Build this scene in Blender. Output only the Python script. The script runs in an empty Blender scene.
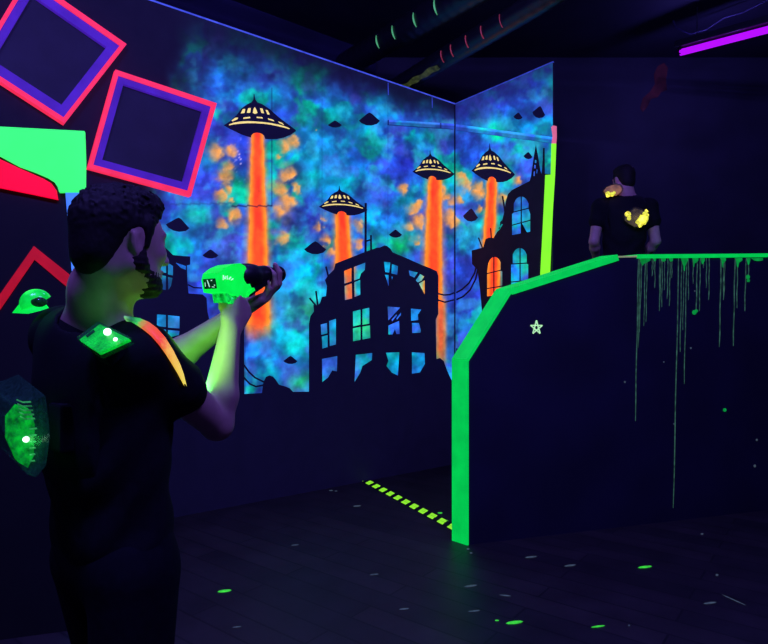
import bpy, bmesh, math, random
import numpy as np
from mathutils import Vector, Matrix
from mathutils.geometry import tessellate_polygon

random.seed(7)
rng = np.random.default_rng(11)
SC = bpy.context.scene
COL = SC.collection
V = Vector
CAMH, FPX, CX, CY = 1.42, 590.0, 384.0, 335.0


# ------------------------------------------------------------------ helpers
def P(px, py, d):
    """point at depth d (metres) seen at photo pixel px,py"""
    return V(((px - CX) / FPX * d, d, CAMH + (CY - py) / FPX * d))


def hit(px, py, p0, n):
    """where the line of sight through px,py meets the plane (p0, n)"""
    o = V((0, 0, CAMH))
    r = V(((px - CX) / FPX, 1.0, (CY - py) / FPX))
    t = (p0 - o).dot(n) / r.dot(n)
    return o + r * t


def lin(c):
    out = []
    for x in c:
        x = x / 255.0
        out.append(x / 12.92 if x <= .04045 else ((x + .055) / 1.055) ** 2.4)
    return tuple(out)


def mat(name, base=(10, 10, 12), rough=.6, emit=None, strength=1.0, vary=.15, scale=18.0, metal=0.0, spec=.5):
    """procedural material: noise varies the base colour (and the glow of fluorescent paint)"""
    m = bpy.data.materials.new(name)
    m.use_nodes = True
    nt = m.node_tree
    b = nt.nodes['Principled BSDF']
    b.inputs['Roughness'].default_value = rough
    b.inputs['Metallic'].default_value = metal
    b.inputs['Specular IOR Level'].default_value = spec
    tc = nt.nodes.new('ShaderNodeTexCoord')
    nz = nt.nodes.new('ShaderNodeTexNoise')
    nz.inputs['Scale'].default_value = scale
    nz.inputs['Detail'].default_value = 4
    nt.links.new(tc.outputs['Object'], nz.inputs['Vector'])

    def ramp(c):
        r = nt.nodes.new('ShaderNodeValToRGB')
        lo = [x * (1 - vary) for x in c]
        hi = [min(1, x * (1 + vary)) for x in c]
        r.color_ramp.elements[0].position = .3
        r.color_ramp.elements[1].position = .7
        r.color_ramp.elements[0].color = (*lo, 1)
        r.color_ramp.elements[1].color = (*hi, 1)
        nt.links.new(nz.outputs['Fac'], r.inputs['Fac'])
        return r.outputs['Color']
    nt.links.new(ramp(lin(base)), b.inputs['Base Color'])
    if emit:
        nt.links.new(ramp(lin(emit)), b.inputs['Emission Color'])
        b.inputs['Emission Strength'].default_value = strength
    return m


def link(name, me, m=None, parent=None):
    o = bpy.data.objects.new(name, me)
    COL.objects.link(o)
    if m is not None:
        for mm in (m if isinstance(m, (list, tuple)) else [m]):
            me.materials.append(mm)
    if parent is not None:
        o.parent = parent
        o.matrix_parent_inverse = parent.matrix_basis.inverted()
    return o


def obj(name, bm, m=None, parent=None, smooth=False):
    me = bpy.data.meshes.new(name)
    bmesh.ops.recalc_face_normals(bm, faces=bm.faces)
    bm.to_mesh(me)
    bm.free()
    if smooth:
        for p in me.polygons:
            p.use_smooth = True
    return link(name, me, m, parent)


def empty(name, loc):
    o = bpy.data.objects.new(name, None)
    COL.objects.link(o)
    o.location = loc
    o.empty_display_size = .1
    return o


def tag(o, label=None, cat=None, group=None, kind=None):
    if label: o['label'] = label
    if cat: o['category'] = cat
    if group: o['group'] = group
    if kind: o['kind'] = kind
    return o


def prism(bm, loop, off, holes=(), mi=0):
    """solid between a 3D outline (with holes) and the same outline moved by off"""
    loops = [list(loop)] + [list(h) for h in holes]
    flat = [p for l in loops for p in l]
    tris = tessellate_polygon(loops)
    a = [bm.verts.new(p) for p in flat]
    b = [bm.verts.new(p + off) for p in flat]
    fs = []
    for t in tris:
        try:
            fs.append(bm.faces.new([a[i] for i in t]))
            fs.append(bm.faces.new([b[i] for i in reversed(t)]))
        except ValueError:
            pass
    k = 0
    for l in loops:
        n = len(l)
        for i in range(n):
            i0, i1 = k + i, k + (i + 1) % n
            try:
                fs.append(bm.faces.new([a[i0], a[i1], b[i1], b[i0]]))
            except ValueError:
                pass
        k += n
    for f in fs:
        f.material_index = mi
    return bm


def box(bm, c, sx, sy, sz, M=None, bevel=0):
    r = bmesh.ops.create_cube(bm, size=1.0)
    T = Matrix.Translation(V(c)) @ (M.to_4x4() if M is not None else Matrix.Identity(4)) @ Matrix.Diagonal((sx, sy, sz, 1))
    bmesh.ops.transform(bm, matrix=T, verts=r['verts'])
    if bevel:
        es = list({e for v in r['verts'] for e in v.link_edges})
        bmesh.ops.bevel(bm, geom=es, offset=bevel, segments=2, affect='EDGES', profile=.6)
    return bm


def tube(bm, pts, r, seg=8, cap=True):
    """round tube along points; r a number or a list"""
    pts = [V(p) for p in pts]
    rs = r if isinstance(r, (list, tuple)) else [r] * len(pts)
    prev, n0 = None, None
    rings = []
    for i, p in enumerate(pts):
        t = (pts[min(i + 1, len(pts) - 1)] - pts[max(i - 1, 0)]).normalized()
        if n0 is None:
            n0 = t.orthogonal().normalized()
        n0 = (n0 - t * n0.dot(t)).normalized()
        b0 = t.cross(n0)
        ring = [bm.verts.new(p + (n0 * math.cos(2 * math.pi * k / seg) + b0 * math.sin(2 * math.pi * k / seg)) * rs[i]) for k in range(seg)]
        if prev:
            for k in range(seg):
                bm.faces.new([prev[k], prev[(k + 1) % seg], ring[(k + 1) % seg], ring[k]])
        rings.append(ring)
        prev = ring
    if cap:
        bm.faces.new(list(reversed(rings[0])))
        bm.faces.new(rings[-1])
    return bm


def frame_mat(x, y, z):
    return Matrix((x, y, z)).transposed()


# ------------------------------------------------------------------ materials
M = {}
M['black_paint'] = mat('black_wall_paint', (34, 32, 48), .7, vary=.25, scale=3)
M['black_metal'] = mat('black_metal', (26, 26, 30), .35, vary=.2)
M['black_plastic'] = mat('black_plastic', (16, 16, 20), .4)
M['silhouette'] = mat('silhouette_paint', (22, 19, 40), .8, emit=(14, 10, 46), strength=.42, vary=.1, scale=8)
M['silhouette_brown'] = mat('silhouette_paint_matt', (34, 32, 34), .8, vary=.25, scale=8)
M['green_paint'] = mat('green_fluorescent_paint', (0, 150, 60), .6, emit=(0, 196, 70), strength=1.0, vary=.10, scale=9)
M['lime_paint'] = mat('lime_fluorescent_paint', (80, 160, 30), .6, emit=(134, 255, 36), strength=1.05, vary=.08, scale=9)
M['bright_green'] = mat('bright_green_fluorescent_paint', (30, 150, 70), .6, emit=(60, 255, 112), strength=1.0, vary=.05, scale=6)
M['red_paint'] = mat('red_fluorescent_paint', (150, 10, 30), .6, emit=(255, 0, 48), strength=1.0, vary=.06, scale=6)
M['dull_red'] = mat('dull_red_paint', (100, 10, 20), .6, emit=(168, 12, 26), strength=1.0, vary=.12, scale=12)
M['pink_paint'] = mat('pink_fluorescent_paint', (150, 30, 50), .6, emit=(255, 46, 88), strength=1.0, vary=.12, scale=10)
M['pale_pink'] = mat('pale_pink_paint', (150, 60, 90), .6, emit=(236, 112, 150), strength=.8, vary=.1)
M['purple_paint'] = mat('purple_fluorescent_paint', (50, 25, 110), .6, emit=(66, 26, 168), strength=.9, vary=.22, scale=5)
M['frame_dark'] = mat('dark_backing_board', (26, 22, 44), .7, emit=(20, 14, 46), strength=.6, vary=.2, scale=6)
M['blue_paint'] = mat('pale_blue_fluorescent_paint', (60, 90, 160), .6, emit=(70, 132, 255), strength=1.0, vary=.1)
M['blue_edge'] = mat('blue_glow_trim', (40, 50, 120), .6, emit=(70, 88, 250), strength=.85, vary=.35, scale=14)
M['blue_edge_dim'] = mat('blue_glow_trim_dim', (30, 40, 100), .6, emit=(52, 66, 190), strength=.8, vary=.4, scale=14)
M['saucer_light'] = mat('saucer_window_paint', (200, 170, 90), .6, emit=(255, 222, 130), strength=1.0, vary=.15, scale=40)
M['drip'] = mat('thin_green_drip_paint', (30, 80, 50), .6, emit=(54, 96, 78), strength=.6, vary=.65, scale=26)
M['pale_mark'] = mat('pale_glow_mark', (90, 120, 90), .6, emit=(140, 190, 140), strength=.75, vary=.3, scale=60)
M['star'] = mat('pale_green_star_paint', (120, 170, 120), .6, emit=(176, 232, 170), strength=.95, vary=.15, scale=60)
M['tape_green'] = mat('yellow_green_tape', (100, 150, 30), .5, emit=(140, 232, 44), strength=1.0, vary=.15, scale=30)
M['floor_fleck'] = mat('green_floor_fleck', (40, 120, 40), .5, emit=(60, 210, 60), strength=.9, vary=.3, scale=40)
M['floor_fleck_dim'] = mat('grey_floor_fleck', (60, 70, 80), .5, emit=(62, 76, 84), strength=.7, vary=.4, scale=40)
M['uv_tube'] = mat('uv_tube_glass', (12, 4, 18), .9, spec=0.0, emit=(176, 14, 255), strength=1.15, vary=.04)
M['shirt'] = mat('black_cotton', (20, 19, 24), .9, vary=.25, scale=60, spec=.15)
M['vest'] = mat('black_nylon', (17, 17, 22), .8, vary=.25, scale=90, spec=.2)
M['jeans'] = mat('dark_denim', (15, 15, 22), .9, vary=.3, scale=60, spec=.15)
M['shoe'] = mat('black_shoe_leather', (20, 20, 22), .5)
M['skin'] = mat('skin', (196, 150, 136), .55, vary=.07, scale=30, spec=.3)
M['hair'] = mat('dark_hair', (24, 18, 17), .7, vary=.5, scale=140, spec=.25)
M['gun_green'] = mat('green_gun_shell', (20, 160, 50), .3, emit=(4, 255, 74), strength=.95, vary=.18, scale=45)
M['gun_shard'] = mat('green_gun_underside', (20, 140, 60), .2, emit=(10, 196, 70), strength=.9, vary=.7, scale=60)
M['screen'] = mat('dark_screen', (12, 40, 26), .15, emit=(6, 50, 26), strength=.6, vary=.5, scale=120)
M['white_mark'] = mat('white_screen_glyph', (180, 220, 200), .5, emit=(190, 255, 215), strength=.9, vary=.1)
M['led_white'] = mat('white_led', (220, 255, 230), .4, emit=(215, 255, 225), strength=2.6, vary=.02)
M['board_green'] = mat('lit_green_circuit_board', (10, 90, 36), .4, emit=(4, 205, 48), strength=.6, vary=.85, scale=55)
M['led_yellow'] = mat('yellow_led_lens', (200, 170, 60), .4, emit=(255, 222, 70), strength=1.5, vary=.25, scale=40)
M['board_bright'] = mat('bright_green_sensor_board', (10, 110, 40), .4, emit=(6, 240, 60), strength=.95, vary=.6, scale=30)
M['lens_amber'] = mat('amber_pod_lens', (50, 40, 34), .3, emit=(92, 72, 52), strength=.6, vary=.95, scale=26)


def casing_material(name, tint, glow, mixf=.55):
    """see-through plastic: mostly clear, some tinted body colour, a gloss"""
    m = bpy.data.materials.new(name)
    m.use_nodes = True
    nt = m.node_tree
    nt.nodes.clear()
    out = nt.nodes.new('ShaderNodeOutputMaterial')
    tr = nt.nodes.new('ShaderNodeBsdfTransparent')
    tr.inputs['Color'].default_value = (.75, .9, .8, 1)
    pr = nt.nodes.new('ShaderNodeBsdfPrincipled')
    pr.inputs['Base Color'].default_value = (*lin(tint), 1)
    pr.inputs['Roughness'].default_value = .18
    nz = nt.nodes.new('ShaderNodeTexNoise')
    nz.inputs['Scale'].default_value = 28
    mp = nt.nodes.new('ShaderNodeMapRange')
    mp.inputs['From Min'].default_value = .35
    mp.inputs['From Max'].default_value = .75
    mp.inputs['To Min'].default_value = mixf - .15
    mp.inputs['To Max'].default_value = mixf + .2
    mx = nt.nodes.new('ShaderNodeMixShader')
    nt.links.new(nz.outputs['Fac'], mp.inputs['Value'])
    nt.links.new(mp.outputs['Result'], mx.inputs['Fac'])
    nt.links.new(tr.outputs[0], mx.inputs[1])
    nt.links.new(pr.outputs[0], mx.inputs[2])
    nt.links.new(mx.outputs[0], out.inputs['Surface'])
    return m


M['casing'] = casing_material('clear_plastic_casing', (60, 120, 90), None, .3)
M['casing_amber'] = casing_material('clear_plastic_casing_amber', (120, 110, 80), None, .3)


def floor_material():
    m = bpy.data.materials.new('dark_plank_floor')
    m.use_nodes = True
    nt = m.node_tree
    b = nt.nodes['Principled BSDF']
    tc = nt.nodes.new('ShaderNodeTexCoord')
    mp = nt.nodes.new('ShaderNodeMapping')
    mp.inputs['Rotation'].default_value = (0, 0, .66)
    nt.links.new(tc.outputs['Object'], mp.inputs['Vector'])
    br = nt.nodes.new('ShaderNodeTexBrick')
    br.inputs['Scale'].default_value = 1.0
    br.inputs['Brick Width'].default_value = 1.3
    br.inputs['Row Height'].default_value = .16
    br.inputs['Mortar Size'].default_value = .006
    br.inputs['Color1'].default_value = (*lin((60, 56, 56)), 1)
    br.inputs['Color2'].default_value = (*lin((76, 69, 66)), 1)
    br.inputs['Mortar'].default_value = (*lin((46, 43, 44)), 1)
    nt.links.new(mp.outputs[0], br.inputs['Vector'])
    nz = nt.nodes.new('ShaderNodeTexNoise')
    nz.inputs['Scale'].default_value = 4
    nz.inputs['Detail'].default_value = 8
    nt.links.new(mp.outputs[0], nz.inputs['Vector'])
    mx = nt.nodes.new('ShaderNodeMixRGB')
    mx.blend_type = 'MULTIPLY'
    mx.inputs['Fac'].default_value = .7
    nt.links.new(br.outputs['Color'], mx.inputs['Color1'])
    nt.links.new(nz.outputs['Fac'], mx.inputs['Color2'])
    nt.links.new(mx.outputs[0], b.inputs['Base Color'])
    b.inputs['Roughness'].default_value = .5
    b.inputs['Specular IOR Level'].default_value = .3
    return m


M['floor'] = floor_material()

# ------------------------------------------------------------------ room shell
CORNER = V((.782, 6.5, 0))
DL = V((-1.268, -1.0, 0)).normalized()      # along the long mural wall, away from the corner
DR = V((.79, -1.0, 0)).normalized()         # along the short mural wall, away from the corner
NL = V((.619, -.785, 0)).normalized()       # both point into the room
NR = V((-.785, -.62, 0)).normalized()
UP = V((0, 0, 1))
WH = 3.96
LEN_L, LEN_R = 4.75, 1.278


def slab(name, lo, hi, m):
    bm = bmesh.new()
    c = [(a + b) / 2 for a, b in zip(lo, hi)]
    box(bm, c, hi[0] - lo[0], hi[1] - lo[1], hi[2] - lo[2])
    o = obj(name, bm, m)
    o['kind'] = 'structure'
    return o


slab('floor', (-4.6, -2.6, -.1), (5.7, 7.5, 0), M['floor'])
slab('ceiling', (-4.6, -2.6, 4.9), (5.7, 7.5, 5.0), M['black_paint'])
slab('wall_back', (-4.6, 7.4, 0), (5.7, 7.5, 4.9), M['black_paint'])
slab('wall_left', (-4.7, -2.6, 0), (-4.6, 7.5, 4.9), M['black_paint'])
slab('wall_right', (5.6, -2.6, 0), (5.7, 7.5, 4.9), M['black_paint'])
slab('wall_front', (-4.6, -2.7, 0), (5.7, -2.6, 4.9), M['black_paint'])

for nm, d, n, L in (('wall_mural_left', DL, NL, LEN_L), ('wall_mural_right', DR, NR, LEN_R)):
    bm = bmesh.new()
    a = CORNER.copy()
    prism(bm, [a, a + d * L, a + d * L + UP * WH, a + UP * WH], -n * (.09 if d is DL else .018))
    o = obj(nm, bm, M['black_paint'])
    o['kind'] = 'structure'

# raised dark upper wall seen above the long mural wall
bm = bmesh.new()
p0 = P(376, 78, 7.3); p0.z = 0
p1 = p0 + DL * 5.6
prism(bm, [p0, p1, p1 + UP * 4.9, p0 + UP * 4.9], -NL * .1)
o = obj('wall_upper', bm, mat('deep_navy_wall_paint', (30, 27, 60), .8, vary=.2, scale=2))
o['kind'] = 'structure'

# glowing edge strips along the tops of the mural walls
for nm, d, n, L, m in (('trim_1', DL, NL, LEN_L, M['blue_edge']), ('trim_2', DR, NR, LEN_R, M['blue_edge_dim'])):
    bm = bmesh.new()
    a = CORNER + UP * WH
    st = .0
    w = .014 if nm == 'trim_1' else .012
    prism(bm, [a + d * st, a + d * L, a + d * L + UP * w, a + d * st + UP * w], -n * (.09 if d is DL else .018))
    o = obj(nm, bm, m)
    o['kind'] = 'structure'


# ------------------------------------------------------------------ mural paint
def lattice_noise(x, y, seed):
    xi = np.floor(x).astype(np.int64); yi = np.floor(y).astype(np.int64)
    xf = x - xi; yf = y - yi
    def h(a, b):
        n = (a * 374761393 + b * 668265263 + seed * 1442695041) & 0x7fffffff
        n = ((n ^ (n >> 13)) * 1274126177) & 0x7fffffff
        return ((n ^ (n >> 16)) & 0xffff) / 65535.0
    u = xf * xf * xf * (xf * (xf * 6 - 15) + 10); v = yf * yf * yf * (yf * (yf * 6 - 15) + 10)
    return (h(xi, yi) * (1 - u) + h(xi + 1, yi) * u) * (1 - v) + (h(xi, yi + 1) * (1 - u) + h(xi + 1, yi + 1) * u) * v


def fbm(x, y, sc, seed, oct=4):
    t, a, s = 0, 1.0, 0
    for o in range(oct):
        t = t + a * lattice_noise(x / sc * 2 ** o + 17.3 * seed, y / sc * 2 ** o + 5.1 * seed, seed + o)
        s += a
        a *= .5
    return t / s


def sst(a, b, x):
    t = np.clip((x - a) / (b - a), 0, 1)
    return t * t * (3 - 2 * t)


PUFFS = [  # x, y, r, colour, alpha: airbrushed patches of the sky
    (222, 79, 19, (30, 104, 226), .8), (239, 52, 15, (26, 36, 132), .6), (189, 83, 15, (18, 66, 70), .6), (225, 94, 8, (0, 140, 200), .6),
    (274, 94, 11, (0, 158, 184), .8), (247, 73, 15, (16, 86, 132), .6), (295, 77, 9, (0, 160, 134), .8), (315, 87, 9, (0, 164, 130), .7),
    (235, 141, 16, (30, 52, 208), .8), (275, 148, 9, (0, 170, 150), .7), (304, 121, 9, (8, 124, 124), .7), (280, 120, 10, (20, 60, 180), .4),
    (337, 104, 12, (0, 150, 190), .7), (379, 102, 10, (10, 130, 190), .7), (396, 100, 11, (16, 112, 184), .7), (308, 131, 9, (20, 134, 226), .7),
    (346, 140, 12, (0, 140, 134), .7), (369, 138, 9, (0, 156, 144), .7), (416, 137, 10, (0, 156, 190), .7), (433, 137, 10, (0, 134, 112), .7),
    (444, 131, 10, (0, 130, 110), .6), (329, 162, 13, (8, 160, 222), .75), (383, 162, 9, (40, 104, 245), .7), (402, 160, 16, (22, 30, 136), .8),
    (421, 102, 10, (18, 102, 142), .7), (436, 113, 11, (10, 104, 132), .6), (350, 118, 14, (26, 44, 170), .5), (390, 135, 12, (24, 50, 170), .6),
    (200, 216, 13, (0, 196, 142), .85), (239, 185, 12, (0, 176, 132), .8), (179, 232, 12, (0, 150, 190), .8), (206, 190, 15, (44, 60, 194), .85),
    (204, 161, 9, (10, 120, 150), .7), (231, 242, 17, (76, 88, 220), .85), (207, 233, 11, (46, 50, 126), .7), (314, 177, 10, (0, 196, 192), .8),
    (293, 246, 12, (0, 194, 172), .85), (287, 223, 10, (68, 70, 122), .75), (300, 152, 12, (0, 160, 200), .7), (319, 152, 13, (14, 160, 212), .7),
    (346, 182, 13, (0, 194, 212), .85), (354, 159, 12, (24, 92, 214), .7), (384, 180, 14, (40, 62, 196), .7), (352, 215, 10, (30, 112, 255), .85),
    (390, 217, 12, (40, 92, 224), .7), (373, 220, 12, (0, 182, 222), .85), (396, 245, 12, (0, 232, 110), .9), (402, 200, 9, (0, 140, 130), .6),
    (413, 194, 10, (0, 150, 160), .7), (298, 257, 13, (0, 194, 212), .8), (327, 228, 12, (60, 48, 184), .85), (423, 219, 9, (80, 78, 164), .7),
    (415, 236, 9, (40, 156, 144), .7), (196, 245, 13, (20, 120, 190), .7), (200, 275, 16, (30, 80, 210), .6), (195, 285, 9, (50, 60, 220), .7),
    (280, 330, 14, (0, 196, 222), .85), (300, 345, 16, (0, 202, 168), .8), (265, 375, 14, (0, 170, 160), .8), (252, 352, 10, (30, 112, 236), .85),
    (265, 341, 10, (26, 92, 134), .7), (301, 385, 11, (34, 194, 112), .8), (286, 312, 12, (44, 74, 176), .8), (296, 318, 9, (0, 204, 150), .8),
    (246, 334, 9, (94, 100, 214), .8), (300, 270, 14, (0, 164, 245), .8), (311, 290, 14, (0, 212, 196), .8), (306, 310, 12, (60, 212, 140), .8),
    (283, 268, 9, (30, 110, 200), .7), (278, 290, 12, (20, 120, 200), .7), (340, 330, 40, (20, 160, 190), .5), (360, 300, 12, (0, 220, 120), .6),
    (330, 340, 14, (0, 190, 200), .6), (362, 330, 12, (60, 220, 120), .7), (328, 368, 14, (60, 110, 225), .7), (362, 362, 14, (20, 150, 200), .7),
    (393, 362, 12, (0, 170, 190), .7), (418, 362, 12, (10, 130, 180), .7), (392, 312, 12, (70, 90, 235), .8), (415, 315, 12, (20, 150, 220), .7),
    (388, 268, 10, (0, 190, 210), .7), (422, 285, 10, (130, 220, 170), .8), (414, 274, 9, (20, 140, 180), .7), (365, 275, 8, (20, 200, 130), .8),
    (362, 290, 8, (0, 210, 190), .7), (348, 262, 9, (120, 90, 220), .5), (347, 296, 6, (120, 70, 220), .7),
    (447, 260, 9, (60, 72, 200), .8), (450, 340, 12, (28, 70, 140), .7), (449, 240, 8, (30, 90, 140), .7), (452, 285, 9, (60, 70, 190), .7),
    (463, 270, 11, (30, 82, 224), .85), (466, 301, 12, (34, 70, 196), .8), (462, 326, 11, (18, 112, 152), .8), (466, 241, 11, (18, 162, 224), .8),
    (481, 226, 10, (0, 202, 202), .8), (497, 131, 9, (0, 206, 112), .85), (490, 155, 10, (24, 90, 230), .6), (507, 110, 11, (16, 120, 190), .7),
    (466, 155, 10, (24, 80, 220), .7), (515, 92, 11, (26, 84, 220), .7), (538, 86, 9, (34, 80, 236), .75), (547, 96, 7, (16, 100, 110), .7),
    (541, 131, 9, (0, 196, 150), .8), (500, 102, 10, (50, 62, 226), .7), (470, 112, 9, (40, 62, 204), .7), (476, 117, 8, (14, 116, 134), .7),
    (503, 195, 6, (140, 206, 70), .85), (518, 172, 9, (40, 82, 246), .85), (526, 130, 9, (0, 150, 210), .7), (505, 178, 8, (0, 200, 130), .8),
    (468, 205, 9, (60, 80, 200), .6), (488, 196, 9, (20, 150, 200), .6), (460, 213, 8, (70, 80, 210), .7), (505, 215, 9, (0, 150, 150), .7),
    (520, 215, 8, (20, 150, 200), .7), (527, 222, 8, (30, 190, 150), .7), (516, 232, 7, (60, 90, 235), .8), (513, 268, 9, (36, 90, 240), .85),
    (526, 262, 8, (20, 180, 110), .85), (516, 287, 8, (30, 120, 235), .8), (527, 285, 6, (20, 150, 120), .8), (480, 172, 8, (24, 80, 220), .7),
    (546, 165, 6, (0, 160, 110), .8), (543, 175, 5, (20, 110, 220), .6), (461, 130, 8, (20, 110, 210), .7), (484, 128, 8, (10, 150, 210), .7),
    (166, 277, 12, (20, 130, 150), .8), (167, 325, 12, (30, 130, 190), .8), (174, 322, 6, (70, 150, 230), .7),
]
CLOUDS = [  # small orange clouds
    (213.6, 151, 8), (216, 155, 6), (231, 152, 6), (228, 150, 5), (227, 167, 6), (224, 176, 8), (228, 189, 5), (221, 197, 6), (231, 200, 4), (235, 216, 7),
    (232, 213, 5), (222, 223, 5), (284, 146, 6), (294, 144, 7), (279, 157, 4), (288, 171, 7), (284, 176, 5), (277, 187, 8), (280, 192, 6), (296, 186, 4),
    (285, 205, 9), (290, 200, 6), (279, 214, 7), (282, 238, 7), (323, 218, 3.5), (319, 228, 4), (359, 226, 5), (330, 252, 5), (357, 243, 4), (326, 240, 5),
    (402, 188, 5), (413, 207, 6), (417, 205, 5), (411, 212, 5), (408, 226, 5), (417, 222, 6), (421, 226, 4), (416, 240, 4), (444, 195, 6), (441, 192, 5),
    (453, 199, 6), (449, 216, 8), (452, 224, 5), (292, 172, 5), (318, 128, 0.1),
    (462, 182, 7), (467, 188, 5), (476, 188, 7), (477, 195, 5), (481, 192, 4), (458, 198, 6), (456, 223, 6), (481, 208, 4), (500, 199, 5), (516, 181, 5), (460, 176, 5),
    (482, 243, 4), (300, 190, 3),
]
BEAMS = [  # axis (x,y) top, bottom, half width top, bottom, wall
    ((257.3, 130), (258.2, 331), 6.4, 13, 'L', 14), ((341.8, 208), (344, 275), 6.6, 9.5, 'L', 4), ((435, 175), (432.5, 305), 6.8, 10.5, 'L', 4),
    ((441, 300), (441, 362), 4.5, 4.5, 'L', 22), ((492.5, 174), (488.5, 250), 5.0, 6.2, 'R', 4), ((494, 255), (493, 300), 7, 7, 'R', 4),
    ((349, 262), (350, 300), 5, 4.5, 'L', 4),
]


def sky_colours(x, y, wall):
    shp = x.shape
    wx = x + 9 * (fbm(x, y, 17, 3) - .5) * 2
    wy = y + 9 * (fbm(x, y, 17, 8) - .5) * 2
    c = np.empty(shp + (3,)); c[:] = (34, 80, 186)

    def mix(col, f):
        f = f[..., None]
        c[:] = c * (1 - f) + np.array(col, float) * f
    mix((16, 132, 206), .9 * sst(.46, .64, fbm(wx, wy, 30, 21, 3)))
    mix((0, 166, 128), .85 * sst(.5, .66, fbm(wx, wy, 25, 33, 3)))
    mix((40, 38, 150), .62 * sst(.5, .68, fbm(wx, wy, 24, 47, 3)))
    for px, py, r, col, a in PUFFS:
        if wall == 'L' and px > 456 or wall == 'R' and px < 455:
            continue
        d2 = ((wx - px) ** 2 + (wy - py) ** 2) / (r * r)
        mix(col, a * np.exp(-d2 * .9))
    # mottle
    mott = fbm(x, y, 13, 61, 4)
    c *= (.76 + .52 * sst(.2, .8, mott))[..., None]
    mix((24, 28, 116), .42 * sst(.56, .74, fbm(x, y, 19, 71)))
    mix((88, 84, 214), .35 * sst(.58, .76, fbm(x, y, 22, 83)))
    mix((60, 200, 230), .34 * sst(.56, .76, fbm(x, y, 15, 77)))
    ox = x + 5 * (fbm(x, y, 8, 13) - .5) * 2
    oy = y + 5 * (fbm(x, y, 8, 18) - .5) * 2
    for px, py, r in CLOUDS:
        if wall == 'L' and px > 455.5 or wall == 'R' and px < 455:
            continue
        d = np.sqrt((ox - px) ** 2 + (oy - py) ** 2) / r
        an = -1.2 + 2.6 * ((px * 7.31 + py * 3.77) % 1.0)
        side = ((ox - px) * math.cos(an) + (oy - py) * math.sin(an)) / r
        lit = sst(-1.1, .75, side)
        mix((206, 150, 110), .35 * (1 - sst(.6, 1.7, d)))
        mix((246, 152, 56), .9 * (1 - sst(.5, 1.2, d)) * lit * (.7 + .3 * sst(.3, .6, fbm(x, y, 6, 91))))
        mix((255, 184, 104), .5 * (1 - sst(.15, .5, np.abs(d - .66))) * sst(.2, .95, side))
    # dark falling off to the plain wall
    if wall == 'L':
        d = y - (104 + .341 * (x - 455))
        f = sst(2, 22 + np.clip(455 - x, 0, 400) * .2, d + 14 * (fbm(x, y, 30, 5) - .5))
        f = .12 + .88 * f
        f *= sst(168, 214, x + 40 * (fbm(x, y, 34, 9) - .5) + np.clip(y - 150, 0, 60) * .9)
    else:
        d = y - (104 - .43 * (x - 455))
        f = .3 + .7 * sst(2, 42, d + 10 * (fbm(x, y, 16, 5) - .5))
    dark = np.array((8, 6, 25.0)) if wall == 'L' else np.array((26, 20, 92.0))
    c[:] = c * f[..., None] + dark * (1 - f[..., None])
    # beams
    for (x0, y0), (x1, y1), w0, w1, w, fade in BEAMS:
        if w != wall:
            continue
        t = (y - y0) / (y1 - y0)
        tc = np.clip(t, 0, 1)
        ax = x0 + (x1 - x0) * tc
        hw = w0 + (w1 - w0) * tc
        d = np.abs(x + 1.6 * (fbm(x, y, 7, 4) - .5) - ax) / hw
        vert = sst(-3, 3, y - y0) * (1 - sst(-fade, fade, y - y1 + 8 * (fbm(x, y, 12, 6) - .5)))
        mix((236, 140, 70), .45 * vert * (1 - sst(.9, 1.7, d)))
        if hw.max() < 5.2:
            vert = vert * .45
        mix((255, 136, 24), vert * (1 - sst(.75, 1.15, d)))
        mix((250, 58, 20), vert * (1 - sst(.2, .85, d)) * (.72 + .28 * sst(.3, .7, fbm(x, y * .4, 7, 14))))
    # sheet seams and splatter
    if wall == 'L':
        for (sx, a, b) in ((271.5, 88, 206), (322, 60, 380), (388, 100, 330), (245, 320, 392)):
            k = .42 if sx < 272 else .12
            mix((20, 14, 70), k * (np.abs(x - sx) < .8) * (y > a) * (y < b))
        mix((16, 10, 50), .7 * (np.abs(y - 206) < .7) * (x > 232) * (x < 272))
        mix((30, 40, 90), .3 * (np.abs(y - 204 + (x - 190) * .02) < .9) * (x > 170) * (x < 232))
        sp = lattice_noise(x / 1.3, y / 1.3, 5)
        mix((215, 190, 245), .8 * (sp > .86) * np.exp(-(((x - 242) / 7) ** 2 + ((y - 158) / 17) ** 2)))
        mix((8, 4, 30), .8 * (np.abs(x - 454.6) < .9))
    return np.clip(c, 0, 255)


def mural_material():
    m = bpy.data.materials.new('airbrushed_uv_sky_paint')
    m.use_nodes = True
    nt = m.node_tree
    b = nt.nodes['Principled BSDF']
    at = nt.nodes.new('ShaderNodeAttribute')
    at.attribute_name = 'paint'
    tc = nt.nodes.new('ShaderNodeTexCoord')
    nz = nt.nodes.new('ShaderNodeTexNoise')
    nz.inputs['Scale'].default_value = 16
    nz.inputs['Detail'].default_value = 6
    nt.links.new(tc.outputs['Object'], nz.inputs['Vector'])
    mp = nt.nodes.new('ShaderNodeMapRange')
    mp.inputs['From Min'].default_value = .25
    mp.inputs['From Max'].default_value = .75
    mp.inputs['To Min'].default_value = .75
    mp.inputs['To Max'].default_value = 1.25
    nt.links.new(nz.outputs['Fac'], mp.inputs['Value'])
    mu = nt.nodes.new('ShaderNodeVectorMath')
    mu.operation = 'SCALE'
    nt.links.new(at.outputs['Color'], mu.inputs[0])
    nt.links.new(mp.outputs['Result'], mu.inputs['Scale'])
    nt.links.new(mu.outputs[0], b.inputs['Emission Color'])
    b.inputs['Emission Strength'].default_value = 1.22
    b.inputs['Base Color'].default_value = (.02, .018, .03, 1)
    b.inputs['Roughness'].default_value = .8
    b.inputs['Specular IOR Level'].default_value = .1
    return m


M['sky'] = mural_material()


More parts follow.
